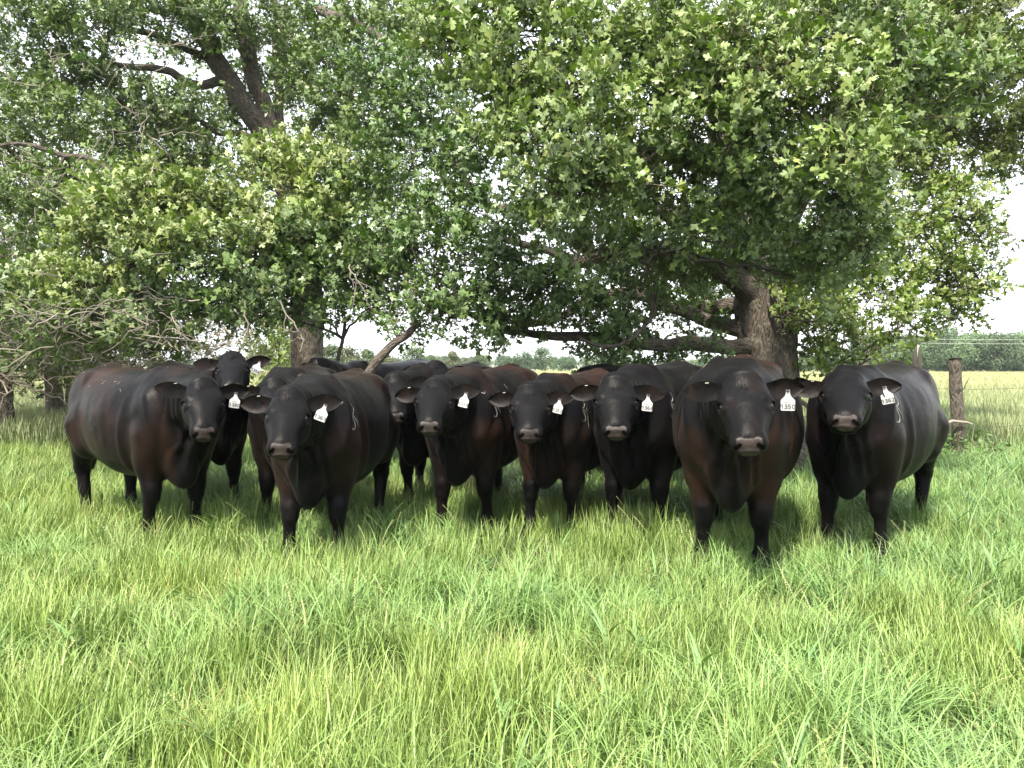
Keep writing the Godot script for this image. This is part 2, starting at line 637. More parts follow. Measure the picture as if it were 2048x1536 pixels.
func build_rest() -> void:
	rest_prims = cow_prims()
	var body_p := []
	for p: Prim in rest_prims:
		body_p.append(p)
	rest = MB.new()
	nets(Vector3(-0.64, -0.06, -1.76), Vector3(0.64, 1.5, 0.69), 0.02, rest_prims, rest, 0.645)
	nets(Vector3(-0.2, 0.78, 0.60), Vector3(0.2, 1.42, 1.16), 0.0062, rest_prims, rest)
	part_of.resize(rest.v.size())
	for j in rest.v.size():
		var p := rest.v[j]
		var q := p - HO
		var f := q.dot(HF) / 0.84
		var u := q.dot(HU)
		var k := 0
		if p.z > 0.8 and f > 0.48 + 0.45 * maxf(absf(p.x) - 0.02, 0.0) and u > -0.108 and absf(p.x) < 0.064 - 0.5 * maxf(0.0, -u - 0.045) and u < -0.012:
			k = 1
		elif p.y < 0.075:
			k = 3
		part_of[j] = k
	ear_grid(1.0, rest)
	ear_grid(-1.0, rest)
	# eyes
	for s in [-1.0, 1.0]:
		var c := hp(0.114 * s, 0.206, -0.05)
		var base := rest.v.size()
		for i in 9:
			for j in 13:
				var a := PI * i / 8.0
				var e := TAU * j / 12.0
				rest.vert(c + Vector3(sin(a) * cos(e), cos(a), sin(a) * sin(e)) * 0.025, Vector3.UP, Color.WHITE)
				part_of.append(2)
		for i in 8:
			for j in 12:
				var a := base + i * 13 + j
				rest.quad(a, a + 1, a + 14, a + 13)
	# tail
	var tp := []
	var tr := []
	for j in 15:
		var t := j / 14.0
		tp.append(Vector3(0.02 * sin(t * 5.0), 1.3 - 0.89 * t, -1.59 - 0.075 * sin(minf(t * 3.0, 1.57)) - 0.12 * t * t))
		tr.append(lerpf(0.034, 0.02, minf(t * 1.6, 1.0)) if t < 0.66 else 0.02 + 0.034 * sin(PI * (t - 0.66) / 0.34 * 0.9))
	var n0 := rest.v.size()
	rest.tube(tp, tr, 10, Color.WHITE, noise, 0.006)
	for j in rest.v.size() - n0:
		part_of.append(6)
	smooth_normals(rest)
	for j in rest.v.size():
		if part_of[j] != 0:
			continue
		var p := rest.v[j]
		var a := noise.get_noise_3d(p.x * 60, p.y * 60, p.z * 60) * 0.007
		var nm := smooth(0.2, 0.34, p.z) * (1.0 - smooth(0.62, 0.72, p.z)) * smooth(0.6, 0.75, p.y) * (1.0 - smooth(1.18, 1.3, p.y))
		if nm > 0.0:
			var ph := p.z * 62.0 - p.y * 16.0 + 5.0 * noise.get_noise_3d(p.x * 50, p.y * 50, p.z * 50)
			a += nm * 0.009 * (1.0 - 2.0 * pow(absf(sin(ph * 0.5)), 0.6)) * smooth(0.02, 0.08, absf(p.x))
		# folds of the throat, the crease behind the elbow, the flank, ribs and loin
		var nz := noise.get_noise_3d(p.x * 24, p.y * 24, p.z * 24)
		var ax := absf(p.x)
		var front := smooth(0.08, 0.2, p.z) * (1.0 - smooth(0.55, 0.65, p.z)) * smooth(0.55, 0.68, p.y) * (1.0 - smooth(1.0, 1.15, p.y)) * (1.0 - smooth(0.12, 0.2, ax))
		a += front * 0.010 * sin(ax * 85.0 + 6.0 * nz + p.y * 5.0)
		var mid := smooth(0.52, 0.62, p.y) * (1.0 - smooth(0.95, 1.2, p.y)) * smooth(0.12, 0.2, ax)
		a -= mid * 0.013 * exp(-pow((p.z + 0.17 - 0.12 * (p.y - 0.8) + 0.03 * nz) / 0.035, 2.0))
		a -= mid * 0.012 * exp(-pow((p.z + 0.93 + 0.45 * (p.y - 0.75) + 0.04 * nz) / 0.045, 2.0))
		a -= smooth(0.7, 0.8, p.y) * (1.0 - smooth(1.15, 1.28, p.y)) * 0.014 * exp(-pow((p.z - 0.2 + 0.35 * (p.y - 1.0) + 0.03 * nz) / 0.04, 2.0)) * smooth(0.1, 0.16, ax)
		a += 0.0014 * sin(p.z * 42.0 + p.y * 9.0 + 3.0 * nz) * smooth(-1.0, -0.8, p.z) * (1.0 - smooth(-0.4, -0.2, p.z)) * smooth(0.65, 0.8, p.y) * (1.0 - smooth(1.1, 1.25, p.y))
		a -= 0.016 * smooth(1.2, 1.3, p.y) * smooth(0.07, 0.14, ax) * (1.0 - smooth(0.2, 0.28, ax)) * smooth(-1.15, -0.95, p.z) * (1.0 - smooth(-0.35, -0.15, p.z))
		rest.v[j] = p + rest.n[j] * a
	for j in rest.v.size():
		var p := rest.v[j]
		rest.uv[j] = Vector2(p.z + p.x, p.y)
	for k in range(0, rest.i.size(), 3):
		var a := part_of[rest.i[k]]
		var b := part_of[rest.i[k + 1]]
		var c := part_of[rest.i[k + 2]]
		var to := nose_tris if a == 1 and b == 1 and c == 1 else eye_tris if a == 2 else hide_tris
		for e in 3:
			to.append(rest.i[k + e])
		if a == 1 and b == 1 and c == 1:
			nose_tris = to
		elif a == 2:
			eye_tris = to
		else:
			hide_tris = to
	smooth_normals(rest)
	rest_n = rest.n.duplicate()


# the pose of one animal
class Pose:
	var yaw := 0.0  # bend of the neck
	var head := Vector3.ZERO  # pitch, yaw, roll of the head on the neck
	var lift := 0.0
	var legs := [0.0, 0.0, 0.0, 0.0]  # own left fore, right fore, left hind, right hind: how far forward
	var fat := 0.0
	var ears := Vector2.ZERO  # droop of the right and the left ear
	var cx := PackedFloat32Array()
	var cz := PackedFloat32Array()
	var ang := PackedFloat32Array()

	func prepare() -> void:
		var x := 0.0
		var z := 0.0
		for j in 80:
			var zz := j * 0.02
			var t := clampf((zz - 0.1) / 0.62, 0.0, 1.0)
			var a := yaw * t * t * (3.0 - 2.0 * t)
			cx.append(x)
			cz.append(z)
			ang.append(a)
			x += sin(a) * 0.02
			z += cos(a) * 0.02

	func put(p: Vector3) -> Vector3:
		if p.z > 0.58:  # the head turns on the neck
			var t := clampf((p.z - 0.58) / 0.16, 0.0, 1.0)
			t = t * t * (3.0 - 2.0 * t)
			var pivot := Vector3(0, 1.25, 0.68)
			p = pivot + Basis.from_euler(head * t) * (p - pivot)
		elif p.y < 0.8 and p.z < 0.2:
			var own := (0 if p.x > 0 else 1) + (0 if p.z > -0.6 else 2)
			var t := clampf((0.8 - p.y) / 0.8, 0.0, 1.0)
			var m := clampf((absf(p.z + 0.6) - 0.35) / 0.25, 0.0, 1.0)
			p.z += legs[own] * t * m
		if fat != 0.0:
			var m := exp(-((p.z + 0.55) / 0.5) ** 2)
			p.x *= 1.0 + fat * m
			if p.y < 0.8:
				p.y -= 0.25 * fat * m * clampf((0.8 - p.y) * 3.0, 0, 1) * clampf((p.y - 0.38) * 12.0, 0, 1)
		if p.z > 0.1:
			var t := clampf((p.z - 0.1) / 0.62, 0.0, 1.0)
			t = t * t * (3.0 - 2.0 * t)
			p.y += lift * t
			var f := clampf(p.z / 0.02, 0, 78)
			var j := int(f)
			f -= j
			var a := lerpf(ang[j], ang[j + 1], f)
			var b := Vector3(lerpf(cx[j], cx[j + 1], f) + cos(a) * p.x, p.y, lerpf(cz[j], cz[j + 1], f) - sin(a) * p.x)
			var w := clampf((p.y - 0.45) / 0.4, 0.0, 1.0) if p.z < 0.55 else 1.0
			p = p.lerp(b, w)
		return p


func side_x(y: float, z: float) -> float:
	var x := 0.7
	for k in 60:
		var d := field(Vector3(x, y, z), rest_prims)
		if d < 0.001:
			break
		x -= maxf(d * 0.6, 0.001)
	return x


func top_y(x: float, z: float) -> float:
	var y := 1.6
	for k in 60:
		var d := field(Vector3(x, y, z), rest_prims)
		if d < 0.001:
			break
		y -= maxf(d * 0.6, 0.001)
	return y


func tag_mesh(torn: bool) -> ArrayMesh:
	# origin at the hole; hangs down y; the front looks along z
	var o := PackedVector2Array()
	for p in [[-0.011, 0.008], [0.011, 0.008], [0.012, -0.018], [0.02, -0.034], [0.036, -0.05], [0.041, -0.056], [0.041, -0.113], [0.036, -0.118], [-0.036, -0.118], [-0.041, -0.113], [-0.041, -0.056]]:
		o.append(Vector2(p[0], p[1]))
	if torn:
		for p in [[-0.036, -0.047], [-0.027, -0.046], [-0.02, -0.068], [-0.012, -0.066], [-0.016, -0.03]]:
			o.append(Vector2(p[0], p[1]))
	else:
		for p in [[-0.036, -0.05], [-0.02, -0.034], [-0.012, -0.018]]:
			o.append(Vector2(p[0], p[1]))
	var t := Geometry2D.triangulate_polygon(o)
	var b := MB.new()
	for s in [1.0, -1.0]:
		var base := b.v.size()
		for p in o:
			b.vert(Vector3(p.x, p.y, 0.001 * s - 0.05 * p.x * p.x / 0.04), Vector3(0, 0, s), Color.WHITE)
		for k in t:
			b.i.append(base + k)
	var n := o.size()
	for k in n:
		var e := o[(k + 1) % n] - o[k]
		var nn := Vector3(-e.y, e.x, 0).normalized()
		if nn.dot(Vector3(o[k].x, o[k].y + 0.06, 0)) < 0:
			nn = -nn
		var q := []
		for m in [k, (k + 1) % n]:
			for s in [1.0, -1.0]:
				q.append(b.vert(Vector3(o[m].x, o[m].y, 0.001 * s - 0.05 * o[m].x * o[m].x / 0.04), nn, Color.WHITE))
		b.quad(q[0], q[1], q[3], q[2])
	return b.mesh()


func print_text(text: String, high: float, m: Material, where: Vector3, parent: Node3D, called := "tag_number") -> void:
	var t := TextMesh.new()
	var f := SystemFont.new()
	f.font_names = PackedStringArray(["Droid Sans"])
	f.font_weight = 700
	t.font = f
	t.text = text
	t.font_size = 32
	t.pixel_size = high / 23.0
	t.depth = 0.0006
	var o := obj(called, t, m, parent)
	o.position = where


func disc(r: float, m: Material, called: String, where: Vector3, parent: Node3D) -> void:
	var c := SphereMesh.new()
	c.radius = r
	c.height = r * 1.2
	c.radial_segments = 14
	c.rings = 7
	obj(called, c, m, parent).position = where


const BRAND := [[[0.0, 1.0], [0.1, 0.93], [0.24, 0.62], [0.4, 0.3], [0.47, 0.1], [0.42, -0.02], [0.3, -0.04], [0.16, 0.06], [0.06, 0.18]], [[0.08, 1.0], [0.28, 1.02], [0.48, 0.88], [0.55, 0.7], [0.46, 0.57], [0.3, 0.54]], [[0.36, 0.52], [0.55, 0.32], [0.78, 0.04]]]


# one animal; "o" holds its pose and looks
func cow(called_label: String, where: Vector3, turn: float, scale_: float, o: Dictionary) -> Node3D:
	var root := thing("cow", called_label, "cow", where, turn, "black cattle standing in the grass under the oaks")
	var ps := Pose.new()
	ps.fat = o.get("fat", 0.0)
	ps.lift = o.get("lift", 0.0)
	ps.legs = o.get("legs", [rv(-0.1, 0.12), rv(-0.1, 0.12), rv(-0.12, 0.12), rv(-0.12, 0.12)])
	var sd: int = o.get("seed", 1)
	rng.seed = 7700 + sd
	ps.ears = o.get("ears", Vector2.ZERO) + Vector2(rv(-0.22, 0.2), rv(-0.22, 0.2))
	root.scale = Vector3.ONE * scale_ * rv(0.985, 1.015)
	var face := Vector2(rv(0.93, 1.06), rv(0.94, 1.06))
	# the head looks at the camera unless told otherwise
	var to := Vector3(0, 0, 0) - where
	var want := wrapf(atan2(to.x, to.z) + o.get("look", 0.0) - turn, -PI, PI)
	var bend: float = o.get("bend", want * 0.62)
	ps.yaw = clampf(bend, -1.35, 1.35)
	ps.head = Vector3(o.get("pitch", 0.0) + rv(-0.09, 0.09), clampf(want - ps.yaw + rv(-0.06, 0.06), -0.7, 0.7), o.get("roll", rv(-0.07, 0.07)))
	ps.prepare()
	var v := PackedVector3Array()
	v.resize(rest.v.size())
	var cols := PackedColorArray()
	cols.resize(rest.v.size())
	var rust: float = o.get("rust", 0.5)
	var shade: float = o.get("dark", 1.0)
	var ofs := Vector3(sd * 7.3, sd * 3.1, sd * 1.7)
	for j in rest.v.size():
		var p := rest.v[j]
		var k := part_of[j]
		if k == 4 or k == 5:
			var s := 1.0 if k == 5 else -1.0
			var pivot := hp(0.1 * s, 0.025, -0.085)
			var dr := ps.ears.y if k == 5 else ps.ears.x
			p = pivot + Basis(Vector3(0, 0, 1), -s * dr) * (p - pivot)
		if p.z > 0.62:  # no two faces are alike
			var fw := smooth(0.62, 0.76, p.z)
			p.x *= lerpf(1.0, face.x, fw)
			p += HF * ((p - HO).dot(HF) * (face.y - 1.0) * fw)
		var q := p * 2.6 + ofs
		var n1 := noise.get_noise_3d(q.x * 14, q.y * 14, q.z * 14)
		var n2 := noise.get_noise_3d(q.x * 70, q.y * 16, q.z * 70)
		var n3 := noise.get_noise_3d(q.x * 160, q.y * 160, q.z * 160)
		var c := Color(0.0036, 0.0033, 0.0037)
		if k == 1:
			var f := (p - HO).dot(HF) / 0.84
			var mott := clampf(0.7 + 0.5 * n3 + 0.3 * n1, 0.25, 1.0)
			c = Color(0.04, 0.031, 0.028) * mott
			if f < 0.497:
				c = c.lerp(Color(0.1, 0.09, 0.083), 0.5)  # paler upper edge: light on the pad's rim put into its colour
			var nx := absf(p.x) - 0.05
			var uu := (p - HO).dot(HU) + 0.05
			if nx * nx + uu * uu * 0.7 < 0.00036:
				c = Color(0.02, 0.015, 0.014)
		elif k == 2:
			c = Color(0.006, 0.005, 0.005)
		elif k == 3:
			c = Color(0.016, 0.015, 0.014)
		else:
			var back := smooth(1.15, 1.36, p.y) * (1.0 - smooth(0.1, 0.3, p.z))
			var should := smooth(0.05, 0.16, absf(p.x)) * smooth(0.42, 0.6, p.y) * (1.0 - smooth(0.9, 1.1, p.y)) * (1.0 - smooth(0.25, 0.36, p.z)) * smooth(-0.5, -0.1, p.z)
			var flank := smooth(-0.2, -0.8, p.z) * smooth(0.5, 0.7, p.y)
			var m := -0.05 + 0.6 * should + 0.28 * back + 0.45 * flank + 0.8 * n1
			if p.z > 0.62:
				m = -0.12 + 0.45 * n1 + 0.12 * smooth(0.1, 0.13, absf(p.x))
			if k == 6:
				m = 0.0
			if p.y < 0.45:
				m *= 0.4
			m = clampf(m * rust + 0.25 * n2 * rust, 0.0, 1.0)
			c = c.lerp(Color(0.024, 0.0118, 0.008), m)
			if k >= 4 and k < 6:
				var hs := absf(p.x) - 0.12
				c = Color(0.007, 0.006, 0.006).lerp(Color(0.011, 0.0075, 0.0065), clampf(0.3 + n2 * 1.6, 0, 1) * smooth(0.0, 0.06, hs))
			c = c * (1.0 + 0.35 * n2 + 0.15 * n3) * shade
		c = c * 8.0  # the materials scale it back: colours this dark need the fine steps
		c.a = 1.0
		cols[j] = c
		v[j] = ps.put(p)
	var full := MB.new()
	full.v = v
	full.n = rest.n.duplicate()
	full.c = cols
	full.uv = rest.uv
	full.i = rest.i
	smooth_normals(full)
	var me := ArrayMesh.new()
	for s in 3:
		full.i = [hide_tris, nose_tris, eye_tris][s]
		var b := compact(full)
		me.add_surface_from_arrays(Mesh.PRIMITIVE_TRIANGLES, b.arrays())
		me.surface_set_material(s, [M.hide, M.nose, M.eye][s])
	var body := obj("body", me, null, root)
	# the coat: short locks lying along the hide
	var coat := MB.new()
	rng.seed = 400 + sd
	var nv := v.size()
	for j in 9000:
		var k := rng.randi_range(0, nv - 1)
		if part_of[k] != 0 or (rest.v[k].z > 0.72 and rng.randf() < 0.8):
			continue
		var nn := full.n[k]
		var p0 := rest.v[k]
		var flow := Vector3(0.1 * signf(p0.x), -0.8, -0.55)
		if p0.z > 0.74:
			flow = HF * 0.9 - HU * 0.1 + Vector3(signf(p0.x) * 0.25, 0, 0)
			flow = Basis(Vector3.UP, ps.yaw + ps.head.y) * flow
		flow = (flow + rdir() * 0.25)
		flow = (flow - nn * flow.dot(nn)).normalized()
		var len := rv(0.02, 0.045) * (0.5 if p0.z > 0.74 or p0.y < 0.5 else 1.0)
		var side := flow.cross(nn) * rv(0.0012, 0.0028) * (0.7 if p0.z > 0.74 else 1.0)
		var cc := cols[k] * rv(0.3, 2.0)
		cc.a = 1.0
		var n2v := (nn + side.normalized() * rv(-0.5, 0.5) - flow * rv(-0.1, 0.3)).normalized()
		var a := coat.vert(v[k] - side + nn * 0.001, n2v, cc)
		var b2 := coat.vert(v[k] + side + nn * 0.001, n2v, cc)
		var t2 := coat.vert(v[k] + flow * len + nn * rv(0.003, 0.007), n2v, cc)
		coat.tri(a, b2, t2)
	obj("coat", coat.mesh(), M.hair, root).set_meta("kind", "stuff")
	# hair: curls on the poll, lashes, a fringe on the ears
	var hb := MB.new()
	rng.seed = 900 + sd
	for j in 260:
		var x := rng.randfn() * 0.045
		var f := rv(-0.035, 0.11)
		var p := hp(x, f, 0.012 - x * x * 3.5 - maxf(0, -f) * 1.2)
		var dir := (HF * rv(-0.2, 0.9) + HU * rv(0.15, 0.7) + Vector3(x * 6 + rv(-0.7, 0.7), 0, 0)).normalized()
		strand(hb, ps, p - HU * 0.006, dir, rv(0.015, 0.04), 0.0018, Color(0.008, 0.007, 0.007) * rv(0.6, 2.2))
	for s in [-1.0, 1.0]:
		for j in 16:
			var t := j / 15.0
			var p := hp(s * lerpf(0.104, 0.138, t), lerpf(0.186, 0.2, t), lerpf(-0.02, -0.055, t))
			strand(hb, ps, p, (HF * 0.5 + HU * 0.4 + Vector3(s * (0.2 + t), 0, 0)).normalized(), 0.022, 0.0014, Color(0.006, 0.006, 0.006))
	obj("hair", hb.mesh(), M.hair, root).set_meta("kind", "stuff")
	# ear tag, on the animal's own left ear
	if o.has("tag"):
		var ear := hp(0.1, 0.025, -0.085) + Basis(Vector3(0, 0, 1), -ps.ears.y) * (Vector3(0.125, -0.012, 0.035))
		var hole := ps.put(ear)
		var ahead := ps.put(ear + Vector3(0, 0, 0.02)) - hole
		var face_y: float = atan2(ahead.x, ahead.z) + o.get("tag_yaw", 0.0)
		var tg := obj("ear_tag", tag_mesh(o.get("torn", false)), M.tag, root)
		tg.position = hole
		tg.scale = Vector3.ONE * 0.9
		tg.rotation = Vector3(rv(-0.2, 0.1), face_y + rv(-0.35, 0.35), o.get("tag_roll", -0.12) + rv(-0.1, 0.1))
		var num: String = o.tag
		print_text(num, 0.029, M.ink, Vector3(0.0, -0.094, 0.0022), tg)
		if o.has("line"):
			print_text(o.line, 0.009, M.ink_faint, Vector3(-0.002, -0.067, 0.0022), tg, "tag_line")
		disc(0.011, M.black_button, "button", Vector3(0, 0.002, 0.003), tg)
		disc(0.004, M.button, "stud", Vector3(0, 0.002, 0.0085), tg)
		if o.has("mark"):
			print_text(o.mark, 0.012, M.ink, Vector3(0.031, -0.068, 0.0010), tg, "tag_mark")
	if o.get("button", true):
		var e2 := hp(-0.1, 0.025, -0.085) + Basis(Vector3(0, 0, 1), ps.ears.x) * Vector3(-0.10, 0.052, 0.004)
		var bt := BoxMesh.new()
		bt.size = Vector3(0.02, 0.004, 0.006)
		var bo := obj("ear_button", bt, M.button, root)
		bo.position = ps.put(e2)
		bo.rotation = Vector3(0, ps.yaw + ps.head.y, 0.1)
	if o.get("brand", false):
		var bb := MB.new()
		for st: Array in BRAND:
			var pts := []
			var rad := []
			for j in st.size() * 3 - 2:
				var t := j / 3.0
				var a0 := int(t)
				var a1 := mini(a0 + 1, st.size() - 1)
				var x: float = lerpf(st[a0][0], st[a1][0], t - a0)
				var y: float = lerpf(st[a0][1], st[a1][1], t - a0)
				var yy: float = 1.0 + 0.19 * y + o.get("brand_up", 0.0)
				var zz: float = o.get("brand_z", 0.2) - 0.27 * x
				pts.append(ps.put(Vector3(side_x(yy, zz) - 0.004, yy, zz)))
				rad.append(0.0068 * rv(0.6, 1.15))
			bb.tube(pts, rad, 6, Color.WHITE)
		obj("brand_mark", bb.mesh(), M.brand, root)
	if o.get("straw", 0) > 0:
		var sb := MB.new()
		for j in o.straw:
			var x := rv(-0.3, 0.36)
			var z := rv(-1.35, 0.05)
			var p := Vector3(x, top_y(x, z), z)
			var dir := Vector3(rv(-1, 1), 0, rv(-1, 1)).normalized() * rv(0.008, 0.045)
			var p2 := p + dir
			p2.y = top_y(p2.x, p2.z) + 0.004
			sb.tube([ps.put(p), ps.put(p2)], [0.0011, 0.0008], 3, Color.WHITE)
		obj("straw_bits", sb.mesh(), M.straw, root).set_meta("kind", "stuff")
	return root


func strand(b: MB, ps: Pose, p: Vector3, dir: Vector3, length: float, w: float, c: Color) -> void:
	c = c * 8.0
	c.a = 1.0
	var side := dir.cross(rdir()).normalized() * w
	var bow := rdir() * length * 0.35
	var q0 := ps.put(p)
	var q1 := ps.put(p + dir * length * 0.5 + bow * 0.25)
	var q2 := ps.put(p + dir * length + bow)
	var n := side.cross(q2 - q0).normalized()
	var a := b.vert(q0 - side, n, c)
	var d := b.vert(q0 + side, n, c)
	var e := b.vert(q1 - side * 0.8, n, c)
	var f := b.vert(q1 + side * 0.8, n, c)
	var g := b.vert(q2, n, c)
	b.quad(a, d, f, e)
	b.tri(e, f, g)


func compact(b: MB) -> MB:
	var o := MB.new()
	var to := PackedInt32Array()
	to.resize(b.v.size())
	to.fill(-1)
	for k in b.i:
		if to[k] < 0:
			to[k] = o.vert(b.v[k], b.n[k], b.c[k], b.uv[k])
		o.i.append(to[k])
	return o


# ---------------------------------------------------------------- leaves and trees
func leaf_into(b: MB, xf: Transform3D, size: float, c: Color, lobes := true) -> void:
	# a lobed oak leaf: folded along the midrib, curling down to the tip; grows along y, faces z
	var o := [[0.015, -0.14], [0.03, 0.0], [0.07, 0.14], [0.2, 0.24], [0.09, 0.37], [0.12, 0.46], [0.42, 0.55], [0.46, 0.68], [0.33, 0.73], [0.15, 0.7], [0.2, 0.86], [0.1, 0.97], [0.0, 1.0]]
	if not lobes:
		o = [[0.02, 0.0], [0.2, 0.3], [0.34, 0.6], [0.2, 0.9], [0.0, 1.0]]
	var fold := rv(0.1, 0.55)
	var curl := rv(-0.1, 0.5)
	var twist := rv(-0.4, 0.4)
	for s in [-1.0, 1.0]:
		var pm := -1
		var pe := -1
		for q: Array in o:
			var x: float = q[0] * size
			var y: float = q[1] * size
			var zz := -curl * y * y / size
			var e := Vector3(s * x * cos(fold), y, zz - x * sin(fold) * (0.4 + 0.6 * q[1]) + 0.12 * x * sin(y * 40.0))
			var m := Vector3(0, y, zz)
			e = e.rotated(Vector3.UP, twist * q[1])
			var nn := (xf.basis * Vector3(s * sin(fold), curl + 0.35, cos(fold)).rotated(Vector3.UP, twist)).normalized()
			var a := b.vert(xf * m, nn, c)
			var d := b.vert(xf * e, nn, c * lerpf(1.0, rv(0.9, 1.15), 0.6))
			if pm >= 0:
				b.quad(pm, a, d, pe)
			pm = a
			pe = d


func leaf_color(kind: int, tip := 0.5) -> Color:
	var t := rng.randf()
	var c := Color(0.145, 0.195, 0.075).lerp(Color(0.115, 0.172, 0.068), t)
	if kind == 1:
		c = Color(0.15, 0.2, 0.058).lerp(Color(0.115, 0.175, 0.055), t)
	# young leaves at the shoot's end are paler
	if rng.randf() < 0.04 + 0.22 * smooth(0.55, 1.0, tip):
		c = c.lerp(Color(0.24, 0.28, 0.11), rv(0.3, 1.0))
	c.a = 1
	return c


func spray(leaves: int, size: float, kind: int, seed_: int) -> ArrayMesh:
	rng.seed = seed_
	var b := MB.new()
	var len := 0.26
	var bend := Vector3(rv(-0.08, 0.08), 0, rv(-0.08, 0.08))
	b.tube([Vector3(0, -0.08, 0), Vector3(0, len * 0.5, 0) + bend * 0.4, Vector3(0, len, 0) + bend], [0.0045, 0.0035, 0.002], 5, Color(0.09, 0.08, 0.05))
	for k in leaves:
		var t := pow((k + 0.5) / leaves, 0.7)
		var p := Vector3(0, len * t, 0) + bend * t * t
		var az := k * 2.4 + rv(-0.5, 0.5)
		var el := lerpf(0.15, 1.1, t) + rv(-0.3, 0.3)
		var dir := Vector3(cos(az) * cos(el), sin(el), sin(az) * cos(el))
		var nrm := (Vector3.UP * 0.9 + rdir() * 0.7)
		nrm = (nrm - dir * nrm.dot(dir)).normalized()
		var bs := Basis(dir.cross(nrm).normalized(), dir, nrm)
		leaf_into(b, Transform3D(bs, p + dir * size * 0.15), size * rv(0.6, 1.2), leaf_color(kind, t))
	return b.mesh()


var sprays := []
var leaf_single: Array = []


class Wood:
	var root: Node3D
	var limbs := []  # arrays of [points, radii]
	var xf := []
	var col := PackedColorArray()
	var twigs: MB


func limb(t: Wood, pts: Array, r0: float, r1: float, called := "limb", sides := 16, rough := 0.012) -> void:
	# px, py, depth triples smoothed into a crooked tube
	var p := []
	for q: Array in pts:
		p.append(at(q[0], q[1], q[2]) if q[0] is float or q[0] is int else q[0])
	var cv := Curve3D.new()
	for k in p.size():
		var tg: Vector3 = (p[mini(k + 1, p.size() - 1)] - p[maxi(k - 1, 0)]) * 0.22
		cv.add_point(p[k], -tg, tg)
	var n := int(cv.get_baked_length() / 0.07) + 4
	var out := []
	var rad := []
	for k in n:
		var f := float(k) / (n - 1)
		var w := cv.sample_baked(f * cv.get_baked_length(), true)
		var wob := 0.035 * smooth(0.0, 0.1, f)
		out.append(w + Vector3(noise.get_noise_3d(w.x * 20, w.y * 20, w.z * 20), noise.get_noise_3d(w.y * 20 + 50, w.z * 20, w.x * 20), noise.get_noise_3d(w.z * 20, w.x * 20 + 90, w.y * 20)) * wob * 2.0)
		rad.append(lerpf(r0, r1, pow(f, 0.8)))
	t.limbs.append([out, rad])
	var b := MB.new()
	b.tube(out, rad, sides, Color.WHITE, noise, rough * r0 / 0.12)
	for k in b.v.size():
		b.v[k] -= t.root.position
	smooth_seam(b, sides)
	obj(called, b.mesh(), M.bark, t.root)


func smooth_seam(b: MB, sides: int) -> void:
	smooth_normals(b)
	for j in b.v.size() / (sides + 1):
		var a := j * (sides + 1)
		var nn := (b.n[a] + b.n[a + sides]).normalized()
		b.n[a] = nn
		b.n[a + sides] = nn


func near_limb(t: Wood, p: Vector3) -> Vector3:
	var best := 1e9
	var out := p
	for l: Array in t.limbs:
		for k in range(l[0].size() / 4, l[0].size(), 3):
			var d: float = l[0][k].distance_squared_to(p)
			if d < best:
				best = d
				out = l[0][k]
	return out


func twig_line(b: MB, a: Vector3, z: Vector3, r0: float, r1: float, col: Color, sag := 0.1, seg := 6, jag := 0.04, sides := 5) -> Array:
	var pts := []
	var rad := []
	var d := a.distance_to(z)
	var side := rdir() * d * sag
	for k in seg + 1:
		var f := float(k) / seg
		pts.append(a.lerp(z, f) + side * sin(PI * f) + rdir() * (d * jag * (0.0 if k == 0 or k == seg else 1.0)))
		rad.append(lerpf(r0, r1, f))
	b.tube(pts, rad, sides, col)
	return pts


# a mass of leaves round a point: sprays of leaves on twigs that reach it from the nearest limb
func pad(t: Wood, c: Vector3, r: Vector3, count: int, light: Color, size := 1.0, link := true) -> void:
	var bark := Color(0.075, 0.062, 0.048)
	if link:
		var from := near_limb(t, c)
		var main := twig_line(t.twigs, from, c, clampf(0.012 + 0.008 * from.distance_to(c), 0.015, 0.035), 0.008, bark, 0.12, 8, 0.03, 6)
		for k in 5:
			var e := rdir() * rv(0.5, 0.95)
			twig_line(t.twigs, main[rng.randi_range(4, 7)], c + e * r, 0.008, 0.003, bark, 0.12, 5, 0.05, 4)
	for k in count:
		var e := rdir() * pow(rng.randf(), 0.4)
		var p := c + e * r
		if noise.get_noise_3d(p.x * 30, p.y * 30, p.z * 30) < -0.17:
			continue
		var dir := (e * 0.85 + Vector3(-0.06, 0.45, 0.2) + rdir() * 0.45).normalized()
		add_spray(t, p, dir, size, light)


func add_spray(t: Wood, p: Vector3, dir: Vector3, size: float, light: Color) -> void:
	var x := dir.cross(rdir()).normalized()
	var bs := Basis(x, dir, x.cross(dir)) * Basis.from_scale(Vector3.ONE * size * rv(0.8, 1.2))
	t.xf.append(Transform3D(bs, p - t.root.position))
	var k := rv(0.8, 1.2)
	t.col.append(Color(light.r * k, light.g * k * rv(0.95, 1.05), light.b * k))


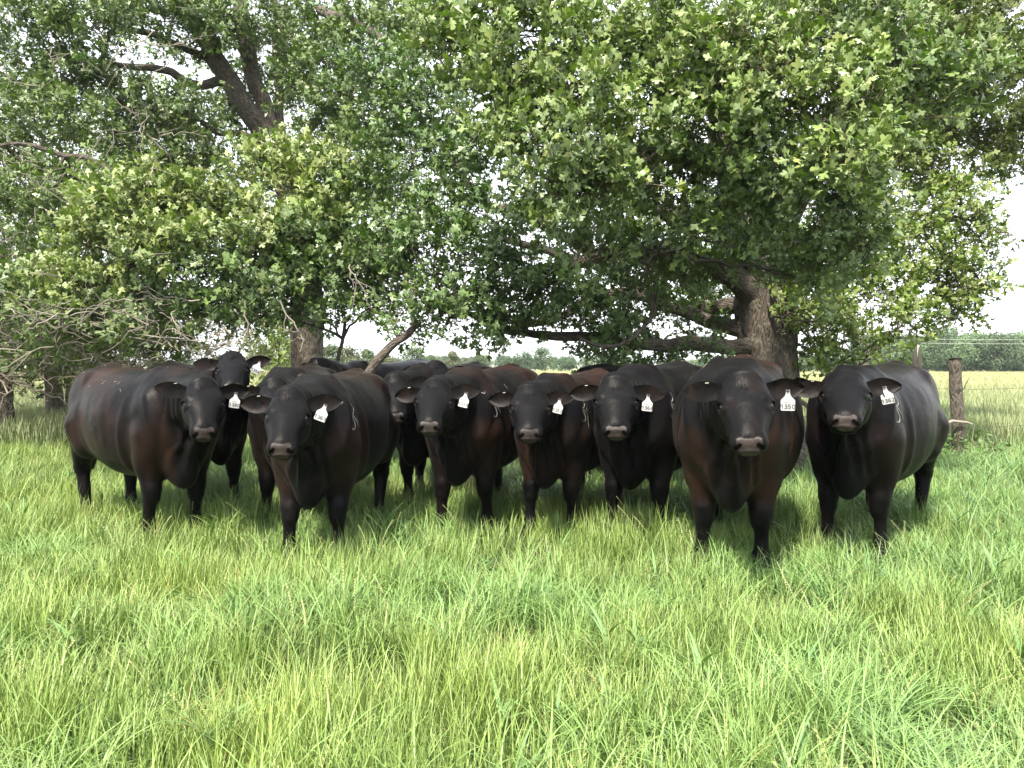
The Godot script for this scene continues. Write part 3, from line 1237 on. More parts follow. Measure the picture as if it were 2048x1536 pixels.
func finish(t: Wood, singles: int, far := false) -> void:
	for k in t.twigs.v.size():
		t.twigs.v[k] -= t.root.position
	obj("twigs", t.twigs.mesh(), M.twig, t.root).set_meta("kind", "stuff")
	# the sprays that are nearest to where people stand carry their leaves as leaves of their own
	var order := range(t.xf.size())
	order.sort_custom(func(a, b): return (t.xf[a].origin + t.root.position).length_squared() < (t.xf[b].origin + t.root.position).length_squared())
	var own := {}
	var made := 0
	for k: int in order:
		if made >= singles:
			break
		own[k] = true
		rng.seed = 5000 + k
		var st: Transform3D = t.xf[k]
		for j in 10:
			var tt := pow((j + 0.5) / 10.0, 0.7)
			var az := j * 2.4 + rv(-0.5, 0.5)
			var el := lerpf(0.15, 1.1, tt) + rv(-0.3, 0.3)
			var dir := Vector3(cos(az) * cos(el), sin(el), sin(az) * cos(el))
			var nrm := (Vector3.UP * 0.9 + rdir() * 0.7)
			nrm = (nrm - dir * nrm.dot(dir)).normalized()
			var o := obj("leaf", leaf_single[(k + j) % leaf_single.size()], M.leaf, t.root)
			o.transform = st * Transform3D(Basis(dir.cross(nrm).normalized(), dir, nrm) * Basis.from_scale(Vector3.ONE * rv(0.8, 1.15)), Vector3(0, 0.26 * tt, 0) + dir * 0.018)
			made += 1
	var groups := [[], [], [], []]
	for k in t.xf.size():
		if not own.has(k):
			groups[(k * 7 + k / 5) % 4].append(k)
	for g in 4:
		var xs := []
		var cs := PackedColorArray()
		for k: int in groups[g]:
			xs.append(t.xf[k])
			cs.append(t.col[k])
		if xs.size():
			multi("crown", sprays[g + (4 if far else 0)], M.leaf, xs, cs, t.root)


func new_tree(called: String, label: String, where: Vector3) -> Wood:
	var t := Wood.new()
	t.root = thing(called, label, "tree", where)
	t.twigs = MB.new()
	return t


func trunk(t: Wood, pts: Array, rads: Array, sides := 72) -> void:
	var p := []
	var cv := Curve3D.new()
	for q: Array in pts:
		p.append(at(q[0], q[1], q[2]))
	p[0].y = -0.1
	for k in p.size():
		var tg: Vector3 = (p[mini(k + 1, p.size() - 1)] - p[maxi(k - 1, 0)]) * 0.2
		cv.add_point(p[k], -tg, tg)
	var n := int(cv.get_baked_length() / 0.03)
	var out := []
	var rad := []
	for k in n + 1:
		var f := float(k) / n
		out.append(cv.sample_baked(f * cv.get_baked_length(), true))
		var g := f * (rads.size() - 1)
		var j := mini(int(g), rads.size() - 2)
		rad.append(lerpf(rads[j], rads[j + 1], smooth(0, 1, g - j)))
	t.limbs.append([out.slice(out.size() * 3 / 4), rad])
	var b := MB.new()
	b.tube(out, rad, sides, Color.WHITE, noise, 0.0)
	# furrowed bark: plates that run up the trunk
	for j in b.v.size():
		var q := b.v[j]
		var o := b.n[j]
		var e := atan2(o.z, o.x)
		var cs := Vector3(cos(e), 0, sin(e))
		var rr: float = rad[j / (sides + 1)]
		var ridge := absf(noise.get_noise_3d(cs.x * rr * 300.0, q.y * 26.0, cs.z * rr * 300.0))
		var fine := noise.get_noise_3d(cs.x * rr * 800.0, q.y * 90.0, cs.z * rr * 800.0)
		var lump := noise.get_noise_3d(cs.x * 26.0, q.y * 12.0, cs.z * 26.0)
		b.v[j] = q + o * (minf(ridge * 0.1, 0.032) - 0.016 + 0.006 * fine + 0.06 * lump * rr)
	for k in b.v.size():
		b.v[k] -= t.root.position
	smooth_seam(b, sides)
	obj("trunk", b.mesh(), M.bark, t.root)


func P(t: Wood, L: Array, light: Color, dens := 1.0, size := 1.0) -> void:
	for q: Array in L:
		var d: float = q[2]
		var r := Vector3(q[3] / F * d, q[4] / F * d, q[3] / F * d * 0.8)
		pad(t, at(q[0], q[1], d), r, int(dens * (24.0 + 155.0 * r.x * r.y * 3.14)), light, size)


func right_oak() -> void:
	var t := new_tree("oak_tree", "big spreading oak whose furrowed trunk rises behind the cow tagged 1350", Vector3(3.62, 0, -10.8))
	rng.seed = 71
	trunk(t, [[1548, 960, 10.8], [1542, 850, 10.8], [1535, 740, 10.8], [1531, 650, 10.8], [1528, 590, 10.8], [1520, 530, 10.75]], [0.56, 0.42, 0.395, 0.39, 0.41, 0.38])
	limb(t, [[1518, 610, 10.75], [1470, 555, 10.5], [1390, 515, 10.2], [1310, 500, 9.9], [1230, 505, 9.6], [1130, 530, 9.4], [1030, 545, 9.2]], 0.21, 0.06)
	limb(t, [[1525, 570, 10.75], [1490, 510, 10.5], [1430, 462, 10.0], [1350, 430, 9.6], [1270, 400, 9.3], [1200, 340, 9.0], [1120, 300, 8.4]], 0.2, 0.05)
	limb(t, [[1520, 690, 10.7], [1450, 688, 10.5], [1380, 684, 10.3], [1290, 690, 10.0], [1200, 672, 9.9], [1090, 672, 9.8], [960, 640, 9.6], [860, 600, 9.4]], 0.125, 0.03)
	limb(t, [[1515, 662, 10.8], [1440, 650, 11.0], [1370, 622, 11.2], [1290, 596, 11.4], [1200, 590, 11.6], [1100, 640, 11.6], [1030, 655, 11.6]], 0.12, 0.045)
	limb(t, [[1520, 625, 10.9], [1440, 612, 11.3], [1350, 612, 11.8], [1250, 560, 12.2], [1100, 500, 12.6], [960, 470, 12.8]], 0.13, 0.04)
	limb(t, [[1530, 560, 10.8], [1548, 470, 10.9], [1590, 380, 11.0], [1640, 280, 11.2], [1690, 150, 11.4]], 0.2, 0.06)
	limb(t, [[1560, 600, 10.8], [1620, 560, 11.0], [1690, 520, 11.2], [1770, 480, 11.4], [1860, 450, 11.4], [1950, 430, 11.4]], 0.11, 0.025)
	limb(t, [[1520, 560, 10.8], [1500, 430, 11.2], [1460, 290, 11.5], [1400, 130, 11.8], [1370, -60, 12.0]], 0.21, 0.1)
	limb(t, [[1515, 560, 10.6], [1470, 430, 9.9], [1440, 320, 9.0], [1420, 230, 8.2], [1400, 180, 7.6]], 0.15, 0.03)
	limb(t, [[1540, 560, 10.6], [1590, 430, 9.8], [1640, 300, 8.8], [1700, 220, 8.0], [1760, 170, 7.6]], 0.14, 0.03)
	limb(t, [[1270, 400, 9.3], [1150, 240, 9.0], [1050, 150, 8.4], [960, 100, 7.8]], 0.07, 0.025)
	limb(t, [[1250, 545, 12.2], [1050, 430, 11.5], [970, 400, 11.2], [880, 290, 10.8], [800, 180, 10.5]], 0.1, 0.04)
	limb(t, [[1555, 560, 10.9], [1640, 450, 11.6], [1760, 330, 12.2], [1900, 220, 12.6], [2040, 150, 12.8]], 0.12, 0.03)
	limb(t, [[1580, 640, 10.8], [1640, 700, 10.9], [1690, 740, 10.9], [1720, 790, 10.8]], 0.02, 0.006, "dead_branch", 7)
	# dead wood on the trunk and under the low limb
	limb(t, [[1540, 570, 10.35], [1540, 620, 10.3], [1556, 660, 10.3], [1580, 640, 10.3]], 0.026, 0.012, "dead_branch", 7)
	limb(t, [[1310, 590, 9.6], [1300, 640, 9.4], [1250, 690, 9.2], [1200, 695, 9.1], [1155, 675, 9.1]], 0.028, 0.018, "dead_branch", 7)
	limb(t, [[1290, 550, 8.9], [1300, 520, 8.9], [1350, 505, 8.9]], 0.026, 0.02, "dead_branch", 7)
	limb(t, [[835, 640, 9.2], [815, 668, 9.2], [775, 700, 9.2], [738, 745, 9.2]], 0.035, 0.06, "broken_branch", 9)
	var hi := Color(1.45, 1.36, 1.25)  # front pads: paleness of the lit clumps put into the leaf tint
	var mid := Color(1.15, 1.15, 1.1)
	var dk := Color(0.8, 0.9, 0.8)  # darker tint paints in the shade of the crown's inside and underside
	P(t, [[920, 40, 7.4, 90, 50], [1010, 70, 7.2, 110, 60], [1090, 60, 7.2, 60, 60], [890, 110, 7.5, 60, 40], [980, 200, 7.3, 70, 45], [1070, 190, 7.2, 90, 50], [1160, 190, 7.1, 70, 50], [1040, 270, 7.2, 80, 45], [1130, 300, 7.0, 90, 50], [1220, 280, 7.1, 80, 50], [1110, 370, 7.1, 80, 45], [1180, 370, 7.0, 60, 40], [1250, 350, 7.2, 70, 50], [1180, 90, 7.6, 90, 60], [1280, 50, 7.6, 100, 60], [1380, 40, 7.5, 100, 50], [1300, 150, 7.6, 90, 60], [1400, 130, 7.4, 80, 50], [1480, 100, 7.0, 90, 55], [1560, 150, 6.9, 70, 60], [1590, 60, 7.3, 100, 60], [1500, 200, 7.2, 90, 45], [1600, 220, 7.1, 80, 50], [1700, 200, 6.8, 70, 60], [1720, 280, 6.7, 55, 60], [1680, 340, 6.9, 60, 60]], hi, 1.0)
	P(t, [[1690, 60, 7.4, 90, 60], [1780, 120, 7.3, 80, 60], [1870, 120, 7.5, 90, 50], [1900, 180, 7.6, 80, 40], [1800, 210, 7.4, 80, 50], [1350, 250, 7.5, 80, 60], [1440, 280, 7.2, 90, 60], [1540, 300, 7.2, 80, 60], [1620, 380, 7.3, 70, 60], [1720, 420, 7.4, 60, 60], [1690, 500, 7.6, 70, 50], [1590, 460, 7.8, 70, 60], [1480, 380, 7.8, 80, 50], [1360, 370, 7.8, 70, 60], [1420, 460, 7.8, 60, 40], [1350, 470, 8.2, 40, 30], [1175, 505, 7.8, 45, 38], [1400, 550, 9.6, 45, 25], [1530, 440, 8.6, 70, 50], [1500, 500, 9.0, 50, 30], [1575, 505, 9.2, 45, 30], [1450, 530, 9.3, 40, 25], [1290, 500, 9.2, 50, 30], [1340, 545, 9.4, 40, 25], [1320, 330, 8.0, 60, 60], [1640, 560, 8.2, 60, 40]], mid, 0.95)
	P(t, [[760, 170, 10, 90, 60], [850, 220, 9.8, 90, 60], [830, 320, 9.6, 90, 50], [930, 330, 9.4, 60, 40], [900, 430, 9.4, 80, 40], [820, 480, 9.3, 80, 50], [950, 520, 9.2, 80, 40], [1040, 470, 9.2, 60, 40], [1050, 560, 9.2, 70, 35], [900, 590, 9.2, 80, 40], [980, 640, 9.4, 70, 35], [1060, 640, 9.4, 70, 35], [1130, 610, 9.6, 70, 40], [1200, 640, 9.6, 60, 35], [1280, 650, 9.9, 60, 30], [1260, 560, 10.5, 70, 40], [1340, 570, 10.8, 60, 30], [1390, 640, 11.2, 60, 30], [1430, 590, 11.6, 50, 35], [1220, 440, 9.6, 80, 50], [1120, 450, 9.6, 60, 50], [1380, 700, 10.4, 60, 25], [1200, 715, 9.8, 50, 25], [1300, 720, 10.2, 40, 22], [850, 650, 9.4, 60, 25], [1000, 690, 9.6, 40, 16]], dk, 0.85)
	P(t, [[1600, 620, 10.4, 50, 40], [1650, 640, 10.2, 60, 40], [1730, 600, 10.6, 60, 40], [1760, 540, 10.8, 70, 50], [1830, 500, 11, 70, 50], [1880, 560, 11, 70, 40], [1940, 600, 11, 40, 25], [1900, 430, 11.2, 70, 50], [1800, 430, 11.2, 80, 50], [1820, 350, 11.5, 90, 60], [1900, 350, 11.5, 60, 40], [1960, 480, 11.2, 30, 30], [2030, 470, 10.5, 25, 25], [1790, 660, 10.2, 50, 35], [1700, 680, 10.3, 50, 30], [1640, 720, 10.6, 40, 25], [1820, 620, 10.6, 30, 20], [1750, 700, 10.3, 30, 20], [1900, 640, 11, 20, 12], [1960, 560, 11, 30, 20], [1660, 560, 10.8, 70, 50]], Color(1.15, 1.1, 0.75), 0.75)
	P(t, [[1860, 60, 11.5, 90, 60], [1940, 130, 11.5, 90, 60], [1850, 200, 11.5, 90, 60], [1760, 290, 11.5, 80, 50], [1950, 60, 12, 110, 60], [2020, 150, 12, 80, 70], [1960, 250, 12, 90, 50], [2030, 290, 12.2, 60, 40], [1850, 280, 12, 90, 50], [1780, 20, 12, 120, 50], [1880, -20, 12, 140, 50], [1990, 340, 12.2, 50, 25]], Color(0.98, 0.9, 0.62), 1.0)
	# the far side and the inside of the crown
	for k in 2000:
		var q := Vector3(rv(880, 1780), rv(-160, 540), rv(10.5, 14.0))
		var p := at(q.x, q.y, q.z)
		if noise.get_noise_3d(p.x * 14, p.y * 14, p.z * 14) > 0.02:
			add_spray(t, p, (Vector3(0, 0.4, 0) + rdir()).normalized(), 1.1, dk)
	for k in 40:
		var e := at(rv(980, 1750), rv(0, 640), rv(8.5, 12.5))
		twig_line(t.twigs, near_limb(t, e), e, 0.016, 0.004, Color(0.075, 0.062, 0.048), 0.15, 8, 0.04)
	finish(t, 300)


func left_oak() -> void:
	var t := new_tree("oak_tree", "tall oak with a slim brown trunk left of centre and leaning upper limbs", Vector3(-4.0, 0, -15.0))
	rng.seed = 72
	trunk(t, [[615, 875, 15], [615, 780, 15], [614, 690, 15], [612, 560, 15], [600, 440, 15], [575, 350, 15], [556, 290, 15]], [0.42, 0.32, 0.3, 0.29, 0.29, 0.31, 0.3], 48)
	limb(t, [[560, 310, 15], [520, 250, 14.9], [470, 180, 14.8], [420, 100, 14.6], [370, 10, 14.4], [320, -90, 14.2]], 0.24, 0.13)
	limb(t, [[555, 310, 15], [525, 200, 15], [495, 110, 15], [480, 0, 15], [470, -80, 15]], 0.19, 0.12)
	limb(t, [[565, 310, 15], [558, 200, 15.2], [552, 100, 15.4], [548, -60, 15.6]], 0.1, 0.06)
	limb(t, [[575, 330, 15], [620, 260, 14.8], [680, 190, 14.6], [710, 130, 14.5], [715, 60, 14.5]], 0.1, 0.04)
	limb(t, [[595, 420, 15], [650, 380, 14.5], [720, 330, 14], [790, 270, 13.6], [850, 250, 13.2]], 0.09, 0.03)
	limb(t, [[450, 160, 14.8], [380, 170, 14.4], [330, 140, 14], [250, 132, 13.6], [170, 130, 13.2], [90, 110, 13]], 0.1, 0.03)
	limb(t, [[430, 120, 14.6], [360, 95, 14.2], [310, 70, 14], [250, 65, 13.8], [212, 85, 13.6], [200, 140, 13.5]], 0.08, 0.03)
	limb(t, [[540, 300, 15], [490, 270, 14.6], [430, 262, 14.2], [400, 240, 14]], 0.1, 0.04)
	limb(t, [[280, 375, 11.5], [230, 350, 11.4], [180, 320, 11.4], [110, 305, 11.3], [40, 292, 11.2], [-40, 300, 11]], 0.06, 0.025)
	limb(t, [[600, 440, 15], [480, 420, 13.5], [380, 400, 12.3], [280, 375, 11.5]], 0.12, 0.06)
	limb(t, [[605, 470, 15], [560, 470, 13], [480, 500, 11.2], [380, 500, 10], [260, 520, 9.2]], 0.12, 0.03)
	limb(t, [[608, 500, 15], [620, 490, 12.8], [640, 480, 11], [660, 470, 9.8]], 0.1, 0.03)
	limb(t, [[640, 20, 14], [740, 60, 12.5], [800, 110, 11.8], [850, 150, 11.4]], 0.09, 0.05)
	limb(t, [[690, 640, 10], [685, 690, 10], [678, 740, 10.1], [660, 765, 10.1]], 0.02, 0.03, "dead_branch", 7)
	var hi := Color(1.5, 1.35, 1.2)  # lit look of the near boughs painted into their leaf tint
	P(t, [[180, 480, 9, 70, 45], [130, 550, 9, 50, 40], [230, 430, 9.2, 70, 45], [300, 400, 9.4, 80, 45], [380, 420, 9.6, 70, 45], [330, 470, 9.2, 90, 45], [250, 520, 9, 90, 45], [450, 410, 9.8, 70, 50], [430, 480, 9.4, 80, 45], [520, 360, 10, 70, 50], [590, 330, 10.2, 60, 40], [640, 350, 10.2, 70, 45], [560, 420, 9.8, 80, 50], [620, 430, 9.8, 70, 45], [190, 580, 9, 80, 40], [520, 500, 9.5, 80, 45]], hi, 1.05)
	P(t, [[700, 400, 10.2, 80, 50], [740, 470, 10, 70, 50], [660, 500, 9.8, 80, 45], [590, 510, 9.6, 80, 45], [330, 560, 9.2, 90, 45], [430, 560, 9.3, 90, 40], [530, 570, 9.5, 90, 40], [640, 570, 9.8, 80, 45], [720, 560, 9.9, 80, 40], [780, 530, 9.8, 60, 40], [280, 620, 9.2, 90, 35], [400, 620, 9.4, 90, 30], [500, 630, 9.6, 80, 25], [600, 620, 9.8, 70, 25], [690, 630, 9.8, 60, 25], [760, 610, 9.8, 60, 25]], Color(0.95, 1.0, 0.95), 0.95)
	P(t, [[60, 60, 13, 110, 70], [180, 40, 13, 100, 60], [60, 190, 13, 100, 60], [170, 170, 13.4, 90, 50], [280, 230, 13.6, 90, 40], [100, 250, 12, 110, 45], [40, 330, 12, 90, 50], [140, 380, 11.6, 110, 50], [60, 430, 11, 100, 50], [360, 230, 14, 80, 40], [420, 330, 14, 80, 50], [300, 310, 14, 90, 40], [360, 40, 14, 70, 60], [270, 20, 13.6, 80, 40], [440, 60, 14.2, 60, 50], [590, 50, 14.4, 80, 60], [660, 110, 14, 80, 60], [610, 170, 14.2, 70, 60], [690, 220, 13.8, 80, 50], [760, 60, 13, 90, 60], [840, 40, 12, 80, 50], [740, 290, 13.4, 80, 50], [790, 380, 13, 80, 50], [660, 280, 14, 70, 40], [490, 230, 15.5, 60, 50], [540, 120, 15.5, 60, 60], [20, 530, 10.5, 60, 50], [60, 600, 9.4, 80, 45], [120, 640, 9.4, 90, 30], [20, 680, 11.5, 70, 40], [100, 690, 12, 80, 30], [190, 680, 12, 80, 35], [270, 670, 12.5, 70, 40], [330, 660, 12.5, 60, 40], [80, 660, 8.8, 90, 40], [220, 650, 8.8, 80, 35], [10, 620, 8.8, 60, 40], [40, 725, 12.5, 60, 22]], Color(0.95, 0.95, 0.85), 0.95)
	for k in 2300:
		var p := at(rv(-200, 880), rv(-160, 560), rv(12.5, 19.0))
		if noise.get_noise_3d(p.x * 14, p.y * 14, p.z * 14) > 0.02:
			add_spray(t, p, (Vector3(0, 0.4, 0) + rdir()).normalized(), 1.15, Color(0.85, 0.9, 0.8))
	# bare twigs
	var pale := Color(0.24, 0.215, 0.175)
	for k in 170:
		var low := k >= 60
		var a := at(rv(-20, 360), rv(600, 715) if low else rv(60, 640), rv(8.3, 9.6) if low else rv(8.6, 11.5))
		var z := a + (Vector3(rv(-1.0, 0.6), rv(-0.45, 0.35), rv(-0.3, 0.3)) if low else Vector3(rv(-0.6, 0.6), rv(-0.7, 0.2), rv(-0.3, 0.3)))
		z.y = maxf(z.y, 1.35)
		var q := twig_line(t.twigs, a, z, 0.009, 0.003, pale * rv(0.35, 1.1), 0.2, 7, 0.07)
		for j in 2:
			twig_line(t.twigs, q[rng.randi_range(2, 6)], z + rdir() * 0.3, 0.004, 0.002, pale, 0.15, 4, 0.08, 4)
	for q: Array in [[560, 600, 610, 680, 8.9], [700, 530, 745, 620, 9.2], [830, 570, 790, 640, 9], [820, 560, 835, 610, 9], [490, 600, 470, 700, 9], [400, 600, 250, 600, 8.8]]:
		var a := at(q[0], q[1], q[4])
		var z := at(q[2], q[3], q[4])
		var m := twig_line(t.twigs, a, z, 0.011, 0.004, pale, 0.15, 8, 0.05)
		for j in 4:
			twig_line(t.twigs, m[rng.randi_range(2, 7)], m[8] + rdir() * 0.25, 0.005, 0.002, pale, 0.15, 5, 0.08, 4)
	finish(t, 120)


func thicket() -> void:
	# low trees at the left: bare lower branches in a tangle under a dull green crown
	var spots := [[2, 838, 13.5, 0.17, Color(0.9, 0.55, 0.35)], [108, 822, 16.0, 0.15, Color(1, 1, 1)], [143, 815, 17.0, 0.11, Color(0.5, 0.5, 0.5)]]
	var names := ["stout brown trunk at the edge of the view under bare low branches", "grey forked trunk beside a broken branch behind the cow with the brown flank", "thin dark trunk close behind the rump of the cow with the brown flank"]
	for k in 3:
		var s: Array = spots[k]
		var base := at(s[0], s[1], s[2])
		base.y = 0
		var t := new_tree("cedar_tree", names[k], base)
		rng.seed = 300 + k
		var r: float = s[3]
		trunk(t, [[s[0], s[1] + 15, s[2]], [s[0] + 1, s[1] - 30, s[2]], [s[0] - 2, s[1] - 90, s[2]], [s[0] + 6, s[1] - 200, s[2]], [s[0] + 2, s[1] - 330, s[2]]], [r * 1.5, r, r * 0.9, r * 0.7, r * 0.4], 32)
		if k == 1:
			limb(t, [[112, 778, 15.8], [95, 785, 15.6], [73, 797, 15.5]], 0.055, 0.03, "broken_branch", 8)
		var pale := [Color(0.2, 0.17, 0.13), Color(0.22, 0.2, 0.16), Color(0.13, 0.115, 0.09)][k] as Color
		for j in 80:
			var h := rv(1.3, 3.2)
			var a := Vector3(base.x, h, base.z) + rdir() * 0.1
			var az := rv(0, TAU)
			var len := rv(1.0, 3.0)
			var z := a + Vector3(cos(az) * len, rv(-0.8, 0.5), sin(az) * len * 0.8 + 0.8)
			var q := twig_line(t.twigs, a, z, 0.022, 0.006, pale, 0.12, 10, 0.035)
			for m in 6:
				var c: Vector3 = q[rng.randi_range(3, 10)]
				var q2 := twig_line(t.twigs, c, c + Vector3(rv(-0.7, 0.7), rv(-0.5, 0.25), rv(-0.5, 0.6)), 0.007, 0.0025, pale * rv(0.8, 1.3), 0.2, 6, 0.09, 4)
				for mm in 3:
					var c2: Vector3 = q2[rng.randi_range(2, 6)]
					twig_line(t.twigs, c2, c2 + rdir() * rv(0.15, 0.35), 0.003, 0.0015, pale * rv(0.8, 1.3), 0.2, 4, 0.1, 3)
		for j in 520:
			var e := rdir() * pow(rng.randf(), 0.4)
			var p := Vector3(base.x, 3.1, base.z) + e * Vector3(3.0, 2.2, 1.9)
			if p.y < 1.1 + 0.25 * noise.get_noise_2d(p.x * 20, p.z * 20):
				continue
			add_spray(t, p, (e + Vector3(0, 0.2, 0) + rdir() * 0.6).normalized(), 0.95, Color(0.85, 0.88, 0.8))
		finish(t, 0)
	# a low leafy and twiggy undergrowth between these trees and the oak
	var base := at(400, 790, 14.0)
	base.y = 0
	var t := new_tree("thorn_tree", "tangle of bare grey branches with few leaves above the cow with raised head", base)
	rng.seed = 320
	trunk(t, [[300, 815, 14.5], [318, 760, 14.5], [305, 690, 14.5], [330, 600, 14.3]], [0.05, 0.04, 0.035, 0.02], 14)
	for j in 120:
		var a := at(rv(200, 520), rv(600, 740), rv(12.5, 15.0))
		var z := a + Vector3(rv(-1.1, 1.1), rv(-0.6, 0.5), rv(-0.5, 0.6))
		var pale := Color(0.26, 0.225, 0.16) * rv(0.5, 1.3)
		var q := twig_line(t.twigs, a, z, 0.011, 0.003, pale, 0.2, 8, 0.07)
		for m in 4:
			var c: Vector3 = q[rng.randi_range(1, 8)]
			twig_line(t.twigs, c, c + rdir() * rv(0.2, 0.6), 0.005, 0.002, pale, 0.2, 5, 0.1, 4)
	for j in 330:
		var p := at(rv(150, 540), rv(580, 765), rv(13.0, 16.5))
		add_spray(t, p, (Vector3(0, 0.3, 0) + rdir()).normalized(), 0.8, Color(1.0, 0.95, 0.75))
	finish(t, 0)
	# bright young tree beside the oak's trunk
	var b2 := at(560, 800, 20.0)
	b2.y = 0
	var y := new_tree("young_tree", "bright green young tree just left of the slim oak trunk", b2)
	rng.seed = 330
	trunk(y, [[560, 800, 20], [562, 740, 20], [556, 680, 20]], [0.05, 0.04, 0.03], 12)
	for j in 330:
		var e := rdir() * pow(rng.randf(), 0.5)
		add_spray(y, at(555, 690, 20.0) + e * Vector3(0.62, 1.2, 0.6), (e + Vector3(0, 0.4, 0) + rdir() * 0.5).normalized(), 0.9, Color(1.8, 1.75, 1.1))
	for j in 20:
		twig_line(y.twigs, at(560, 720, 20), at(555, 690, 20.0) + rdir() * Vector3(0.5, 1.0, 0.5), 0.012, 0.004, Color(0.1, 0.09, 0.06))
	finish(y, 0)
	# tree seen through the upper limbs, its backlit brightness put into the leaf tint
	var b3 := at(300, 800, 24.0)
	b3.y = 0
	var u := new_tree("sunlit_tree", "yellow green tree seen through the limbs of the slim oak", b3)
	rng.seed = 331
	trunk(u, [[305, 800, 24], [310, 600, 24], [300, 420, 24], [300, 300, 24]], [0.2, 0.16, 0.12, 0.06], 20)
	for j in 700:
		var e := rdir() * pow(rng.randf(), 0.45)
		add_spray(u, at(290, 330, 24.0) + e * Vector3(2.3, 2.6, 1.6), (e + Vector3(0, 0.4, 0) + rdir() * 0.5).normalized(), 1.3, Color(1.7, 1.6, 0.9))
	for j in 26:
		twig_line(u.twigs, at(303, 400, 24), at(290, 330, 24.0) + rdir() * Vector3(2, 2.2, 1.4), 0.03, 0.006, Color(0.1, 0.09, 0.06))
	finish(u, 0)


# ---------------------------------------------------------------- far trees
func far_crown(seed_: int, conic: bool) -> ArrayMesh:
	# unit tree: 1 m high and about 0.8 m across, leaf clumps as many small faces
	rng.seed = seed_
	var b := MB.new()
	var lobes := []
	if conic:
		for k in 26:
			var h := rv(0.1, 0.95)
			var az := rv(0, TAU)
			var r := 0.34 * (1.05 - h)
			lobes.append([Vector3(cos(az) * r * rv(0.5, 1.0), h, sin(az) * r * rv(0.5, 1.0)), 0.07 + 0.1 * (1 - h)])
	else:
		for k in 30:
			var e := rdir()
			lobes.append([Vector3(0, 0.5, 0) + e * Vector3(0.34, 0.38, 0.34) * rv(0.6, 1.0), rv(0.1, 0.19)])
	for l: Array in lobes:
		var tone := rv(0.75, 1.25)
		for k in 130:
			var e := rdir()
			if e.y < -0.75:
				continue
			var p: Vector3 = l[0] + e * l[1] * rv(0.75, 1.05)
			if conic:
				p += e * 0.03
			var nn := (e + rdir() * 0.6).normalized()
			var x := nn.cross(rdir()).normalized()
			var y := nn.cross(x)
			var s := rv(0.012, 0.026)
			var c := Color(tone, tone * rv(0.92, 1.08), tone) * rv(0.8, 1.2)
			c.a = 1
			var a := b.vert(p - x * s, nn, c)
			var d := b.vert(p + y * s * 0.8, nn, c)
			var f := b.vert(p + x * s, nn, c)
			var g := b.vert(p - y * s * 0.8, nn, c)
			b.quad(a, d, f, g)
	return b.mesh()


